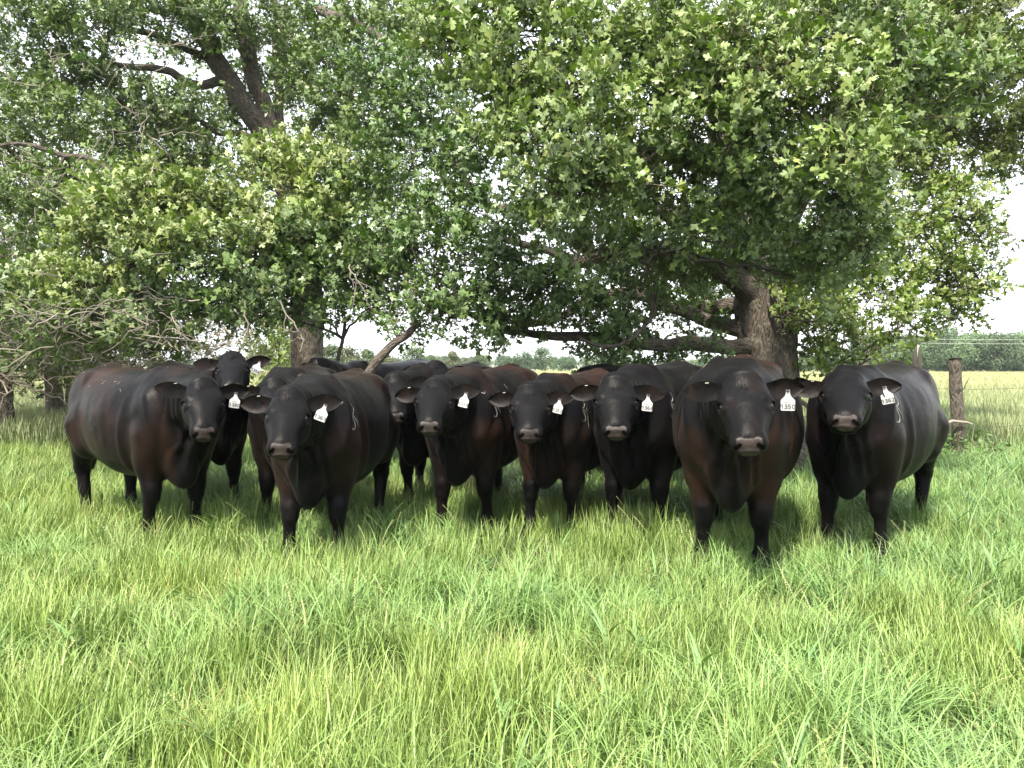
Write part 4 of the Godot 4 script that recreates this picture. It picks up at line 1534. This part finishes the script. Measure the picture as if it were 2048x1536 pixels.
func far_trees() -> void:
	var round_ := [far_crown(41, false), far_crown(42, false), far_crown(43, false)]
	var cone := [far_crown(44, true), far_crown(45, true)]
	var tm := MB.new()
	tm.tube([Vector3(0, -0.02, 0), Vector3(0.01, 0.3, 0), Vector3(0, 0.7, 0)], [0.03, 0.022, 0.01], 7, Color(0.12, 0.1, 0.08))
	var trunk_m := tm.mesh()
	var tints := {}
	var make := func(called: String, label: String, p: Vector3, h: float, wide: float, m: Mesh, col: Color, group: String):
		var o := thing(called, label, "tree", p, rv(0, TAU), group)
		o.scale = Vector3(h * wide, h, h * wide)
		var key := "%d_%d_%d" % [int(col.r * 300), int(col.g * 300), int(col.b * 300)]
		if not tints.has(key):
			var mm := mat(0.7, Color(col.r, col.g, col.b).linear_to_srgb())
			mm.backlight_enabled = true
			mm.backlight = Color(0.3, 0.4, 0.15)
			tints[key] = mm
		obj("trunk", trunk_m, M.twig, o)
		obj("crown", m, tints[key], o).set_meta("kind", "stuff")
	rng.seed = 400
	var g := func(px: float, d: float) -> Vector3:
		var p := at(px, 760, d)
		p.y = 0
		return p
	# cedars in the meadow, seen under the boughs
	var cedars := [[665, 690, 62, 0.95], [700, 692, 70, 0.9], [735, 700, 60, 0.85], [770, 708, 75, 1.0], [825, 692, 66, 0.8], [905, 708, 72, 1.05], [960, 712, 76, 0.95], [790, 715, 58, 0.9], [860, 712, 85, 1.0], [648, 700, 80, 1.0]]
	var cl := ["dusty green cedar close to the slim oak trunk, beyond the herd", "pale cedar behind the crooked dead branch, first of the pair", "low cedar behind the broken bough, second of the pair", "small rounded cedar under the broken bough's upper end", "tallest pointed cedar in the meadow under the boughs", "broad olive cedar behind the cow with only a forehead showing", "olive cedar next to the broad one, nearer to the middle", "lowest cedar at the foot of the tallest pointed one", "far round cedar between the tallest and the broad one", "half hidden cedar against the slim oak trunk"]
	for k in cedars.size():
		var c: Array = cedars[k]
		var p: Vector3 = g.call(c[0], c[2])
		var h: float = EYE + (732.0 - c[1]) / F * c[2] + 0.15
		make.call("cedar", cl[k], p, h, c[3] * 1.25, cone[k % 2] if k % 3 != 1 else round_[k % 3], Color(0.1, 0.115, 0.05) if k % 2 else Color(0.085, 0.125, 0.05), "cedars in the meadow")
	# the tree line across the meadow
	for k in 46:
		var px := 480.0 + k * 26.5 + rv(-10, 10)
		var d := rv(150, 190)
		var h := EYE + (732.0 - rv(706, 721)) / F * d
		make.call("meadow_tree", "round green tree in the long low line across the meadow", g.call(px, d), h, rv(1.0, 1.5), round_[k % 3], Color(0.12, 0.165, 0.075) * rv(0.8, 1.35), "trees in the line across the meadow")
	var few := [[1045, 700, 120], [1090, 692, 125], [1130, 706, 118], [1240, 716, 100], [1010, 712, 115], [1410, 712, 110], [1610, 705, 110], [1650, 712, 105], [1690, 706, 112], [1720, 700, 120]]
	var fl := ["tree at the near end of the line, above the white faced rump", "tallest tree of the line left of the big oak", "tree beside the tallest one in the line", "bright green rounded bush in front of the far line", "low tree where the cedars give way to the line", "bush seen between two cows left of the big trunk", "light green tree just right of the big trunk", "low bush right of the big trunk", "leafy tree behind the ear of the cow tagged 1362", "tree where the far line meets the dark wood"]
	for k in few.size():
		var c: Array = few[k]
		make.call("meadow_tree", fl[k], g.call(c[0], c[2]), EYE + (732.0 - c[1]) / F * c[2], 1.25, round_[k % 3], (Color(0.11, 0.17, 0.06) if k in [3, 6, 8] else Color(0.075, 0.125, 0.055)), "trees in the line across the meadow")
	# the wood at the right
	for k in 30:
		var px := 1730.0 + k * 17.0 + rv(-8, 8)
		var d := rv(105, 125)
		var top := 660.0 - 12.0 * smooth(1780, 1860, px) + rv(-8, 12) + 8.0 * smooth(1900, 2000, px)
		var h := (EYE + (732.0 - top) / F * d) * rv(0.82, 1.08)
		make.call("wood_tree", "full crowned tree in the dense wood beyond the fence", g.call(px, d), h, rv(0.55, 0.95), round_[k % 3], Color(0.09, 0.14, 0.062) * rv(0.7, 1.7), "trees of the dense wood beyond the fence")
	var xs := []
	var cs := PackedColorArray()
	for k in 160:
		var px := rv(1720, 2300)
		var d := rv(108, 160)
		var h := EYE + (732.0 - rv(662, 705)) / F * d
		var p: Vector3 = g.call(px, d)
		xs.append(Transform3D(Basis.from_euler(Vector3(0, rv(0, 6), 0)) * Basis.from_scale(Vector3(h * 1.1, h, h * 1.1)), p))
		var q := rv(0.8, 1.2)
		cs.append(Color(0.085 * q, 0.13 * q, 0.06 * q))
	for k in 140:
		var px := rv(-900, 1740)
		var d := rv(170, 230)
		var h := EYE + (732.0 - rv(708, 722)) / F * d
		var p: Vector3 = g.call(px, d)
		xs.append(Transform3D(Basis.from_euler(Vector3(0, rv(0, 6), 0)) * Basis.from_scale(Vector3(h * 1.4, h, h * 1.4)), p))
		var q := rv(0.8, 1.2)
		cs.append(Color(0.085 * q, 0.13 * q, 0.065 * q))
	var o := multi("treeline", round_[1], M.far_leaf, xs, cs)
	tag(o, "distant unbroken mass of trees closing off the meadow", "trees")


# ---------------------------------------------------------------- grass
func blade(b: MB, p: Vector3, az: float, len: float, w: float, lean: float, droop: float, c: Color, seg := 5) -> void:
	var dir := Vector3(cos(az), 0, sin(az))
	var side := Vector3(-sin(az), 0, cos(az)).rotated(Vector3.UP, rv(-0.6, 0.6))
	var q := p
	var ang := lean
	var pa := -1
	var pb := -1
	for k in seg + 1:
		var f := float(k) / seg
		var ww := w * (0.75 + 0.25 * sin(PI * f)) * pow(1.0 - f, 0.55) if k < seg else 0.0
		var nn := (Vector3.UP * sin(ang) - dir * cos(ang)).normalized()
		var c2 := c.lerp(Color(c.r * 1.25 + 0.02, c.g * 1.12, c.b * 1.0), f * 0.7)
		c2.a = 1
		if k < seg:
			var a := b.vert(q - side * ww, (nn - side * 0.4).normalized(), c2)
			var d := b.vert(q + side * ww, (nn + side * 0.4).normalized(), c2)
			if pa >= 0:
				b.quad(pa, pb, d, a)
			pa = a
			pb = d
		else:
			b.tri(pa, pb, b.vert(q, nn, c2))
		q += (dir * sin(ang) + Vector3.UP * cos(ang)) * (len / seg)
		ang += droop / seg * (0.5 + f)


func grass_clump(kind: int, seed_: int) -> ArrayMesh:
	rng.seed = seed_
	var b := MB.new()
	var g := Color(0.19, 0.29, 0.09)
	if kind == 0:  # upright
		for k in 19:
			var p := Vector3(rv(-0.07, 0.07), -0.01, rv(-0.07, 0.07))
			blade(b, p, rv(0, TAU), rv(0.2, 0.36), rv(0.0018, 0.0036), rv(0.02, 0.3), rv(0.1, 0.9), g * rv(0.8, 1.25))
	elif kind == 1:  # arching, broad
		for k in 14:
			var p := Vector3(rv(-0.06, 0.06), -0.01, rv(-0.06, 0.06))
			blade(b, p, rv(0, TAU), rv(0.25, 0.45), rv(0.0026, 0.005), rv(0.15, 0.5), rv(1.0, 2.4), g.lerp(Color(0.13, 0.24, 0.09), 0.6) * rv(0.85, 1.25), 7)
	elif kind == 2:  # dense, fine
		for k in 24:
			var p := Vector3(rv(-0.09, 0.09), -0.01, rv(-0.09, 0.09))
			blade(b, p, rv(0, TAU), rv(0.1, 0.26), rv(0.0016, 0.003), rv(0.05, 0.6), rv(0.1, 1.4), g * rv(0.75, 1.2), 4)
	elif kind == 3:  # flowering stems
		for k in 8:
			var p := Vector3(rv(-0.06, 0.06), -0.01, rv(-0.06, 0.06))
			blade(b, p, rv(0, TAU), rv(0.2, 0.3), rv(0.0016, 0.0028), rv(0.1, 0.4), rv(0.4, 1.4), g * rv(0.8, 1.2))
		for k in 3:
			var az := rv(0, TAU)
			var p := Vector3(rv(-0.04, 0.04), 0, rv(-0.04, 0.04))
			var len := rv(0.3, 0.44)
			var pts := []
			var rad := []
			var lean := rv(0.05, 0.3)
			for j in 9:
				pts.append(p)
				rad.append(0.0012)
				p += Vector3(cos(az) * sin(lean), cos(lean), sin(az) * sin(lean)) * (len / 8.0)
				lean += rv(0.0, 0.14)
			var pale := Color(0.3, 0.33, 0.13)
			b.tube(pts, rad, 3, pale)
			for j in 22:
				var f := 4.3 + j * 0.17
				var i := mini(int(f), 7)
				var c: Vector3 = pts[i].lerp(pts[i + 1], f - i)
				var up: Vector3 = (pts[i + 1] - pts[i]).normalized()
				var s := up.cross(Vector3(cos(az + j % 2 * PI), 0.1, sin(az + j % 2 * PI))).normalized()
				blade_seed(b, c, (up + s * 0.6).normalized(), 0.013, 0.0022, Color(0.38, 0.37, 0.17) * rv(0.8, 1.2))
	elif kind == 4:  # leafy weed
		for k in 9:
			var az := k * 2.4 + rv(-0.3, 0.3)
			blade(b, Vector3(0, rv(0.0, 0.16), 0), az, rv(0.1, 0.2), rv(0.006, 0.012), rv(0.6, 1.1), rv(0.6, 1.6), Color(0.12, 0.22, 0.09) * rv(0.85, 1.2), 6)
	else:  # dry and straw coloured
		for k in 16:
			var p := Vector3(rv(-0.1, 0.1), -0.01, rv(-0.1, 0.1))
			blade(b, p, rv(0, TAU), rv(0.14, 0.36), rv(0.0014, 0.0026), rv(0.2, 1.0), rv(0.1, 1.4), Color(0.36, 0.31, 0.15).lerp(g, rv(0, 0.5)) * rv(0.8, 1.2), 4)
	return b.mesh()


func blade_seed(b: MB, p: Vector3, dir: Vector3, len: float, w: float, c: Color) -> void:
	c.a = 1
	var x := dir.cross(Vector3(0.3, 0.5, 0.8)).normalized() * w
	var n := x.cross(dir).normalized()
	var a := b.vert(p, n, c)
	var d := b.vert(p + dir * len * 0.5 + x, n, c)
	var e := b.vert(p + dir * len, n, c)
	var f := b.vert(p + dir * len * 0.5 - x, n, c)
	b.quad(a, d, e, f)


func meadow_patch(seed_: int) -> ArrayMesh:
	# about 1 m across: what the grass is like where single blades no longer show
	rng.seed = seed_
	var b := MB.new()
	for k in 150:
		var p := Vector3(rv(-0.6, 0.6), -0.01, rv(-0.6, 0.6))
		var c := Color(0.19, 0.255, 0.1).lerp(Color(0.42, 0.41, 0.27), rng.randf() * rng.randf())
		blade(b, p, rv(0, TAU), rv(0.22, 0.5), rv(0.005, 0.011), rv(0.02, 0.35), rv(0.1, 0.9), c * rv(0.85, 1.15), 3)
	return b.mesh()


func ground_and_grass() -> void:
	# one sheet, finer near the viewer
	var b := MB.new()
	var xs := [-600.0, -250.0, -100.0, -50.0, -25.0]
	for k in 41:
		xs.append(-20.0 + k)
	xs.append_array([25.0, 50.0, 100.0, 250.0, 600.0])
	var zs := [60.0, 20.0]
	for k in 46:
		zs.append(5.0 - k)
	zs.append_array([-50.0, -60.0, -80.0, -110.0, -160.0, -240.0, -400.0, -700.0])
	for z: float in zs:
		for x: float in xs:
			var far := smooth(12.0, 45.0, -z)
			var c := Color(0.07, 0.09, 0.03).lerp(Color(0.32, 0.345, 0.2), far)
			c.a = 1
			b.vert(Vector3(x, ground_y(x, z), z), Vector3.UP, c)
	for j in zs.size() - 1:
		for i in xs.size() - 1:
			var a := j * xs.size() + i
			b.quad(a, a + 1, a + xs.size() + 1, a + xs.size())
	smooth_normals(b)
	for k in b.n.size():
		if b.n[k].y < 0:
			b.n[k] = -b.n[k]
	var g := obj("ground", b.mesh(), M.ground)
	tag(g, "wide flat pasture running out to the tree line", "", "", "structure")
	var kinds := [grass_clump(0, 501), grass_clump(0, 502), grass_clump(1, 503), grass_clump(1, 504), grass_clump(2, 505), grass_clump(2, 506), grass_clump(3, 507), grass_clump(4, 508), grass_clump(5, 509)]
	var lists := []
	var cols := []
	for k in kinds.size():
		lists.append([])
		cols.append(PackedColorArray())
	rng.seed = 600
	var bands := [[1.5, 3.0, 300], [3.0, 5.0, 235], [5.0, 8.0, 165], [8.0, 14.0, 70], [14.0, 30.0, 22]]
	for bd: Array in bands:
		var w0: float = bd[0] * 0.70 + 1.2
		var w1: float = bd[1] * 0.70 + 1.2
		var n := int((w0 + w1) * (bd[1] - bd[0]) * bd[2])
		for k in n:
			var d := sqrt(rv(bd[0] * bd[0], bd[1] * bd[1]))
			var x := rv(-1, 1) * (d * 0.70 + 1.2)
			var patch := noise.get_noise_2d(x * 9.0, d * 9.0)
			var patch2 := noise.get_noise_2d(x * 28.0 + 300, d * 28.0)
			var patch3 := noise.get_noise_2d(x * 14.0 - 700, d * 14.0)
			if patch2 < -0.2 and rng.randf() < 0.65:
				continue
			var r := rng.randf()
			var kind := 0
			var arch := clampf(0.3 + 0.9 * patch + 0.05 * x, 0.05, 0.75)
			if r < 0.035:
				kind = 6
			elif r < 0.056 and d < 10:
				kind = 7
			elif r < 0.075 + 0.12 * smooth(0.2, 0.5, -patch3):
				kind = 8
			elif r < 0.32:
				kind = 4 + k % 2
			elif rng.randf() < arch:
				kind = 2 + k % 2
			else:
				kind = k % 2
			var tall := 0.8 * clampf(0.95 + 0.45 * patch3 + 0.35 * patch2, 0.55, 1.35)
			var s := rv(0.75, 1.2)
			var wide := s * (1.0 + 0.05 * maxf(d - 6.0, 0.0))
			var yel := clampf(0.35 - 0.08 * x - 0.05 * (d - 4.0) - 0.7 * patch + 0.5 * smooth(9, 26, d), 0.0, 1.0)
			var c := Color(0.9, 1.0, 0.95).lerp(Color(1.15, 1.1, 0.85), yel) * rv(0.85, 1.15)
			lists[kind].append(Transform3D(Basis.from_euler(Vector3(rv(-0.15, 0.15), rv(0, TAU), rv(-0.15, 0.15))) * Basis.from_scale(Vector3(wide, s * tall * (1.15 if d > 13 else 1.0), wide)), Vector3(x, ground_y(x, -d), -d)))
			cols[kind].append(Color(c.r, c.g, c.b))
	var what := ["upright green pasture grass", "upright green pasture grass of a second growth", "arching broad grass blades", "arching blades of bluish grass", "fine short grass between the tufts", "fine short undergrowth of the pasture", "flowering grass stems with pale seed heads", "broad leaved weeds among the grass", "dry straw coloured grass"]
	for k in kinds.size():
		var o := multi("weeds" if k == 7 else "grass", kinds[k], M.grass, lists[k], cols[k])
		tag(o, what[k] + " in front of and around the herd", "grass")
	var xf := []
	var cc := PackedColorArray()
	var mp := meadow_patch(510)
	for k in 16000:
		var d := 13.0 + 110.0 * pow(rng.randf(), 1.5)
		var x := rv(-1, 1) * (d * 0.72 + 2.0)
		var s := rv(0.8, 1.2) * (1.0 + d * 0.012)
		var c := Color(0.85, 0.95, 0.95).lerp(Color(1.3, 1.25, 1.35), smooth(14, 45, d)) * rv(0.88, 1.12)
		xf.append(Transform3D(Basis.from_euler(Vector3(0, rv(0, TAU), 0)) * Basis.from_scale(Vector3(s, rv(0.8, 1.1) * minf(s, 1.4), s)), Vector3(x, 0, -d)))
		cc.append(Color(c.r, c.g, c.b))
	tag(multi("grass", mp, M.meadow, xf, cc), "tall pale yellow green grass of the open meadow beyond the trees", "grass")


func ground_y(x: float, z: float) -> float:
	if z < -40.0:
		return 0.0
	return 0.05 * noise.get_noise_2d(x * 8.0, z * 8.0) * (1.0 - smooth(25.0, 40.0, -z))


# ---------------------------------------------------------------- fence and wood
func fence() -> void:
	rng.seed = 700
	var p := at(1913, 925, 11.2)
	var post := thing("fence_post", "weathered grey wooden fence post with peeling bark right of the herd", "fence post", Vector3(p.x, 0, p.z))
	var b := MB.new()
	var pts := []
	var rad := []
	for k in 40:
		var f := k / 39.0
		pts.append(Vector3(0.02 * sin(f * 5.0) - 0.01, -0.1 + 1.6 * f, 0.015 * sin(f * 4.0 + 1)))
		rad.append(0.088 + 0.012 * noise.get_noise_1d(f * 90.0) - 0.004 * f)
	b.tube(pts, rad, 28, Color.WHITE, noise, 0.02)
	var top := b.vert(Vector3(0.01, 1.52, 0), Vector3.UP, Color.WHITE)
	for s in 28:
		b.tri(top, b.v.size() - 2 - s - 1, b.v.size() - 2 - s)
	smooth_seam(b, 28)
	obj("post", b.mesh(), M.bark, post)
	var st := MB.new()
	st.tube([Vector3(0.08, 1.05, 0.02), Vector3(0.1, 1.12, 0.03), Vector3(0.14, 1.2, 0.03), Vector3(0.17, 1.25, 0.03)], [0.012, 0.008, 0.004, 0.002], 5, Color(0.1, 0.09, 0.07))
	obj("stub", st.mesh(), M.twig, post)
	# strands of barbed wire
	var wire := mat(0.6, lin(0.12, 0.11, 0.1), false)
	wire.metallic = 0.6
	var far_p := at(1836, 760, 19.0)
	var dirv := Vector3(1, 0, 0.0)
	var texts := ["top strand of barbed wire crossing the weathered fence post", "middle strand of barbed wire below the bare curved branch", "lowest strand of barbed wire just above the grass"]
	for k in 3:
		var h: float = [1.06, 0.52, 0.1][k]
		var w := MB.new()
		var q := []
		var rr := []
		for j in 60:
			var x := -5.2 + j * 0.16
			q.append(Vector3(x, h + 0.012 * sin(j * 0.5) - 0.02 * sin((x + 5.2) / 5.2 * PI), 0.095))
			rr.append(0.0028)
		w.tube(q, rr, 5, Color.WHITE)
		for j in range(2, 60, 1):
			var c: Vector3 = q[j] + Vector3(rv(-0.03, 0.03), 0, 0)
			for m in 2:
				var d := Vector3(rv(-0.3, 0.3), rv(-1, 1), rv(-1, 1)).normalized() * 0.018
				w.tube([c - d, c + d], [0.0014, 0.0009], 3, Color.WHITE)
		var o := obj("barbed_wire", w.mesh(), wire)
		o.position = Vector3(p.x, 0, p.z)
		tag(o, texts[k], "wire", "strands of barbed wire")
	# bare curved branch leaning on the post
	var cb := MB.new()
	cb.tube([at(1862, 905, 10.9), at(1868, 872, 10.95), at(1880, 852, 11.0), at(1905, 842, 11.02), at(1935, 845, 11.02), at(1946, 849, 11.0)], [0.028, 0.027, 0.025, 0.022, 0.016, 0.006], 9, Color(0.24, 0.21, 0.18), noise, 0.004)
	tag(obj("bare_branch", cb.mesh(), M.twig), "bleached curved branch resting against the fence post", "branch")
	var gb := MB.new()
	gb.tube([at(1585, 790, 11.6), at(1610, 808, 11.5), at(1640, 830, 11.4), at(1690, 870, 11.3), at(1760, 930, 11.2)], [0.03, 0.035, 0.035, 0.03, 0.025], 9, Color(0.2, 0.17, 0.13), noise, 0.006)
	tag(obj("fallen_limb", gb.mesh(), M.twig), "slanting grey limb between the cow tagged 1350 and the cow tagged 1362", "branch")
	# dead snag and a leaning dry sapling behind the fence
	var sp := at(1832, 800, 17.0)
	var snag := thing("dead_snag", "slender dead tree with forked bare top behind the cow tagged 1362", "dead tree", Vector3(sp.x, 0, sp.z))
	var sb := MB.new()
	var bc := Color(0.1, 0.085, 0.065)
	sb.tube([Vector3(0, -0.1, 0), Vector3(0.0, 0.7, 0), Vector3(0.03, 1.2, 0), Vector3(0.06, 1.5, 0), Vector3(0.07, 1.8, 0)], [0.08, 0.07, 0.06, 0.045, 0.025], 12, bc, noise, 0.02)
	sb.tube([Vector3(0.03, 1.2, 0), Vector3(-0.05, 1.45, 0), Vector3(-0.03, 1.75, 0)], [0.06, 0.04, 0.015], 8, bc, noise, 0.01)
	sb.tube([Vector3(0.02, 1.15, 0), Vector3(0.2, 1.2, 0), Vector3(0.3, 1.3, 0)], [0.04, 0.03, 0.01], 7, bc)
	sb.tube([Vector3(0.2, 1.2, 0), Vector3(0.35, 1.12, 0)], [0.025, 0.008], 6, bc)
	smooth_normals(sb)
	obj("trunk", sb.mesh(), M.twig, snag)
	var lp := at(1720, 800, 15.0)
	var sap := thing("dead_sapling", "forked pale dry sapling rising behind the head of the cow tagged 1362", "dead tree", Vector3(lp.x, 0, lp.z))
	var lb := MB.new()
	var lc := Color(0.24, 0.2, 0.16)
	var o0 := Vector3(lp.x, 0, lp.z)
	lb.tube([Vector3(0, -0.1, 0), at(1722, 745, 15) - o0, at(1740, 700, 15) - o0, at(1744, 650, 15) - o0, at(1740, 610, 15) - o0], [0.05, 0.045, 0.035, 0.025, 0.012], 8, lc, noise, 0.006)
	lb.tube([at(1722, 745, 15) - o0, at(1714, 720, 15) - o0, at(1710, 705, 15) - o0], [0.03, 0.02, 0.008], 6, lc)
	lb.tube([at(1738, 705, 15) - o0, at(1760, 680, 15) - o0, at(1775, 660, 15) - o0], [0.02, 0.014, 0.006], 6, lc)
	lb.tube([at(1744, 660, 15) - o0, at(1720, 640, 15) - o0, at(1690, 625, 15) - o0], [0.02, 0.014, 0.006], 6, lc)
	obj("trunk", lb.mesh(), M.twig, sap)
	# utility pole and its line, far out
	var up := at(1836, 760, 95.0)
	var pole := thing("utility_pole", "thin pale utility pole standing before the dense wood", "utility pole", Vector3(up.x, 0, up.z))
	var pm := MB.new()
	pm.tube([Vector3(0, 0, 0), Vector3(0, 4.6, 0)], [0.14, 0.11], 8, Color(0.5, 0.47, 0.42))
	obj("shaft", pm.mesh(), M.twig, pole)
	for k in 2:
		var wl := MB.new()
		var y: float = [4.1, 4.6][k]
		wl.tube([Vector3(0, y, 0.05), Vector3(8, y - 0.12, 1), Vector3(30, y - 0.1, 2)], [0.02, 0.02, 0.02], 4, Color(0.4, 0.4, 0.4))
		var wo := obj("power_line", wl.mesh(), M.twig)
		wo.position = Vector3(up.x, 0, up.z)
		tag(wo, ["lower pale power line running right from the far pole", "upper pale power line running from the far pole"][k], "power line")
	# weedy growth at the foot of the post
	var wd := MB.new()
	for k in 60:
		var az := rv(0, TAU)
		var r := rv(0.05, 0.8)
		var c := Vector3(cos(az) * r - 0.12, rv(0.05, 0.5) * (1.0 - 0.5 * r), sin(az) * r * 0.5)
		for j in 9:
			var dir := (rdir() + Vector3(0, 0.3, 0)).normalized()
			var nn := (Vector3.UP + rdir()).normalized()
			nn = (nn - dir * nn.dot(dir)).normalized()
			leaf_into(wd, Transform3D(Basis(dir.cross(nn), dir, nn), c + rdir() * 0.08), rv(0.05, 0.09), Color(0.09, 0.16, 0.04) * rv(0.7, 1.5), false)
	var bush := thing("brier_bush", "low leafy brier at the foot of the fence post", "bush", Vector3(p.x, 0, p.z))
	var wo2 := obj("foliage", wd.mesh(), M.leaf, bush)
	wo2.set_meta("kind", "stuff")
	var stem := MB.new()
	for k in 9:
		twig_line(stem, Vector3(rv(-0.6, 0.5), 0, rv(-0.2, 0.2)), Vector3(rv(-0.6, 0.9), rv(0.4, 1.1), rv(-0.2, 0.2)), 0.006, 0.002, Color(0.12, 0.1, 0.06), 0.15)
	obj("stems", stem.mesh(), M.twig, bush).set_meta("kind", "stuff")


func _ready() -> void:
	noise.seed = 3
	noise.frequency = 0.05
	noise.fractal_octaves = 3
	rng.seed = 1
	# camera, sky, light, exposure
	var cam := Camera3D.new()
	cam.name = "camera"
	cam.fov = rad_to_deg(2.0 * atan(768.0 / F))
	cam.near = 0.05
	cam.far = 2000.0
	add_child(cam)
	cam.transform = Transform3D(cam_basis, Vector3(0, EYE, 0))
	cam.current = true
	var env := Environment.new()
	env.background_mode = Environment.BG_SKY
	var sky := Sky.new()
	var pm := ProceduralSkyMaterial.new()
	pm.sky_top_color = lin(0.64, 0.69, 0.76)
	pm.sky_horizon_color = lin(0.74, 0.745, 0.75)
	pm.sky_curve = 0.2
	pm.ground_bottom_color = lin(0.12, 0.16, 0.06)
	pm.ground_horizon_color = lin(0.3, 0.33, 0.2)
	sky.sky_material = pm
	env.sky = sky
	env.tonemap_mode = Environment.TONE_MAPPER_LINEAR
	env.fog_enabled = true
	env.fog_density = 0.0003
	env.fog_light_color = Color(0.86, 0.9, 0.95)
	env.tonemap_exposure = 3.1
	env.sdfgi_enabled = true
	env.ssao_enabled = true
	env.ssil_enabled = true
	var we := WorldEnvironment.new()
	we.name = "world"
	we.environment = env
	add_child(we)
	var sun := DirectionalLight3D.new()
	sun.name = "sun"
	sun.light_energy = 1.15
	sun.light_color = Color(1.0, 0.96, 0.9)
	sun.light_angular_distance = 5.0
	sun.shadow_enabled = true
	add_child(sun)
	sun.look_at_from_position(Vector3(-4.0, 12.5, 8.5), Vector3.ZERO)

	materials()
	rng.seed = 11
	for k in 8:
		sprays.append(spray(12, 0.094, k % 2, 40 + k))
	rng.seed = 12
	for k in 6:
		var b := MB.new()
		leaf_into(b, Transform3D.IDENTITY, 0.098, leaf_color(0, k / 5.0))
		leaf_single.append(b.mesh())
	ground_and_grass()
	right_oak()
	left_oak()
	thicket()
	far_trees()
	fence()
	build_rest()
	herd()


func foot(px: float, d: float) -> Vector3:
	return Vector3((px - 1024.0) / F * d, 0, -d)


func herd() -> void:
	cow("black cow with a rust brown flank standing side on, head turned to the viewer", foot(345, 6.15), 0.82, 1.0, {"seed": 2, "rust": 0.85, "tag": "1380", "straw": 70, "fat": 0.05, "tag_roll": -0.1, "line": "ANGUS"})
	cow("black cow looking over the side-on cow, only its forehead and eyes clear", foot(425, 7.4), 0.7, 1.0, {"seed": 3, "rust": 0.3, "tag": "1358", "lift": 0.18, "pitch": -0.1, "tag_roll": -0.5, "ears": Vector2(-0.25, -0.25)})
	cow("black cow whose brow shows just above the head of the nearest cow left of centre", foot(575, 6.7), 0.1, 1.0, {"seed": 4, "rust": 0.4, "tag": "1344", "ears": Vector2(0.1, 0.1)})
	cow("glossy black cow nearest the viewer left of centre, muzzle turned a little aside", foot(632, 5.45), -0.02, 0.955, {"seed": 5, "rust": 0.7, "tag": "1361", "brand": true, "bend": 0.08, "look": -0.1, "tag_roll": -0.35, "ears": Vector2(0.15, 0.05), "straw": 12})
	cow("distant black cow showing only an ear and white tag behind the dead stick", foot(715, 10.0), -0.5, 1.05, {"lift": 0.1, "seed": 6, "rust": 0.2, "tag": "1339", "look": -0.9})
	cow("black cow with its head low in shade between two branded cows", foot(845, 7.5), -0.35, 1.0, {"seed": 7, "rust": 0.25, "button": true})
	cow("black cow at the back with just its brow and both ears above the herd", foot(872, 8.2), 0.1, 1.0, {"seed": 8, "rust": 0.25, "tag": "1366", "lift": 0.13})
	cow("black cow with brown back and brand, standing near the middle, tag 1374", foot(930, 6.35), -0.3, 1.0, {"seed": 9, "rust": 0.9, "tag": "1374", "brand": true, "straw": 40, "tag_roll": -0.25, "bend": 0.12, "look": -0.08, "line": "ANGUS"})
	cow("dark brown cow with domed head and tag 1352 in the middle of the line", foot(1108, 6.3), -0.4, 0.97, {"bend": 0.2, "seed": 10, "rust": 1.0, "tag": "1352", "brand": true, "straw": 20, "tag_roll": -0.12, "mark": "L", "line": "ANGUS"})
	cow("jet black cow with tag 1364 and a clear white brand on its shoulder", foot(1276, 6.1), -0.46, 1.0, {"seed": 11, "rust": 0.12, "tag": "1364", "brand": true, "straw": 14, "tag_roll": -0.12, "mark": "N", "line": "ANGUS"})
	cow("black cow with only its back in view between the cows tagged 1364 and 1350", foot(1440, 8.4), 1.2, 1.0, {"seed": 12, "rust": 0.15})
	cow("wide bodied cow with brown sides facing straight on, tag 1350", foot(1466, 5.15), -0.33, 1.03, {"bend": 0.36, "seed": 13, "rust": 1.0, "tag": "1350", "fat": 0.12, "straw": 30, "tag_roll": 0.05, "mark": "L", "line": "ANGUS"})
	cow("black cow at the end of the line by the fence, its torn tag reading 1362", foot(1712, 5.65), -0.66, 1.0, {"bend": 0.4, "pitch": -0.12, "seed": 14, "rust": 0.3, "tag": "1362", "brand": true, "torn": true, "tag_roll": 0.2, "fat": 0.05, "ears": Vector2(-0.1, -0.15), "lift": 0.04})
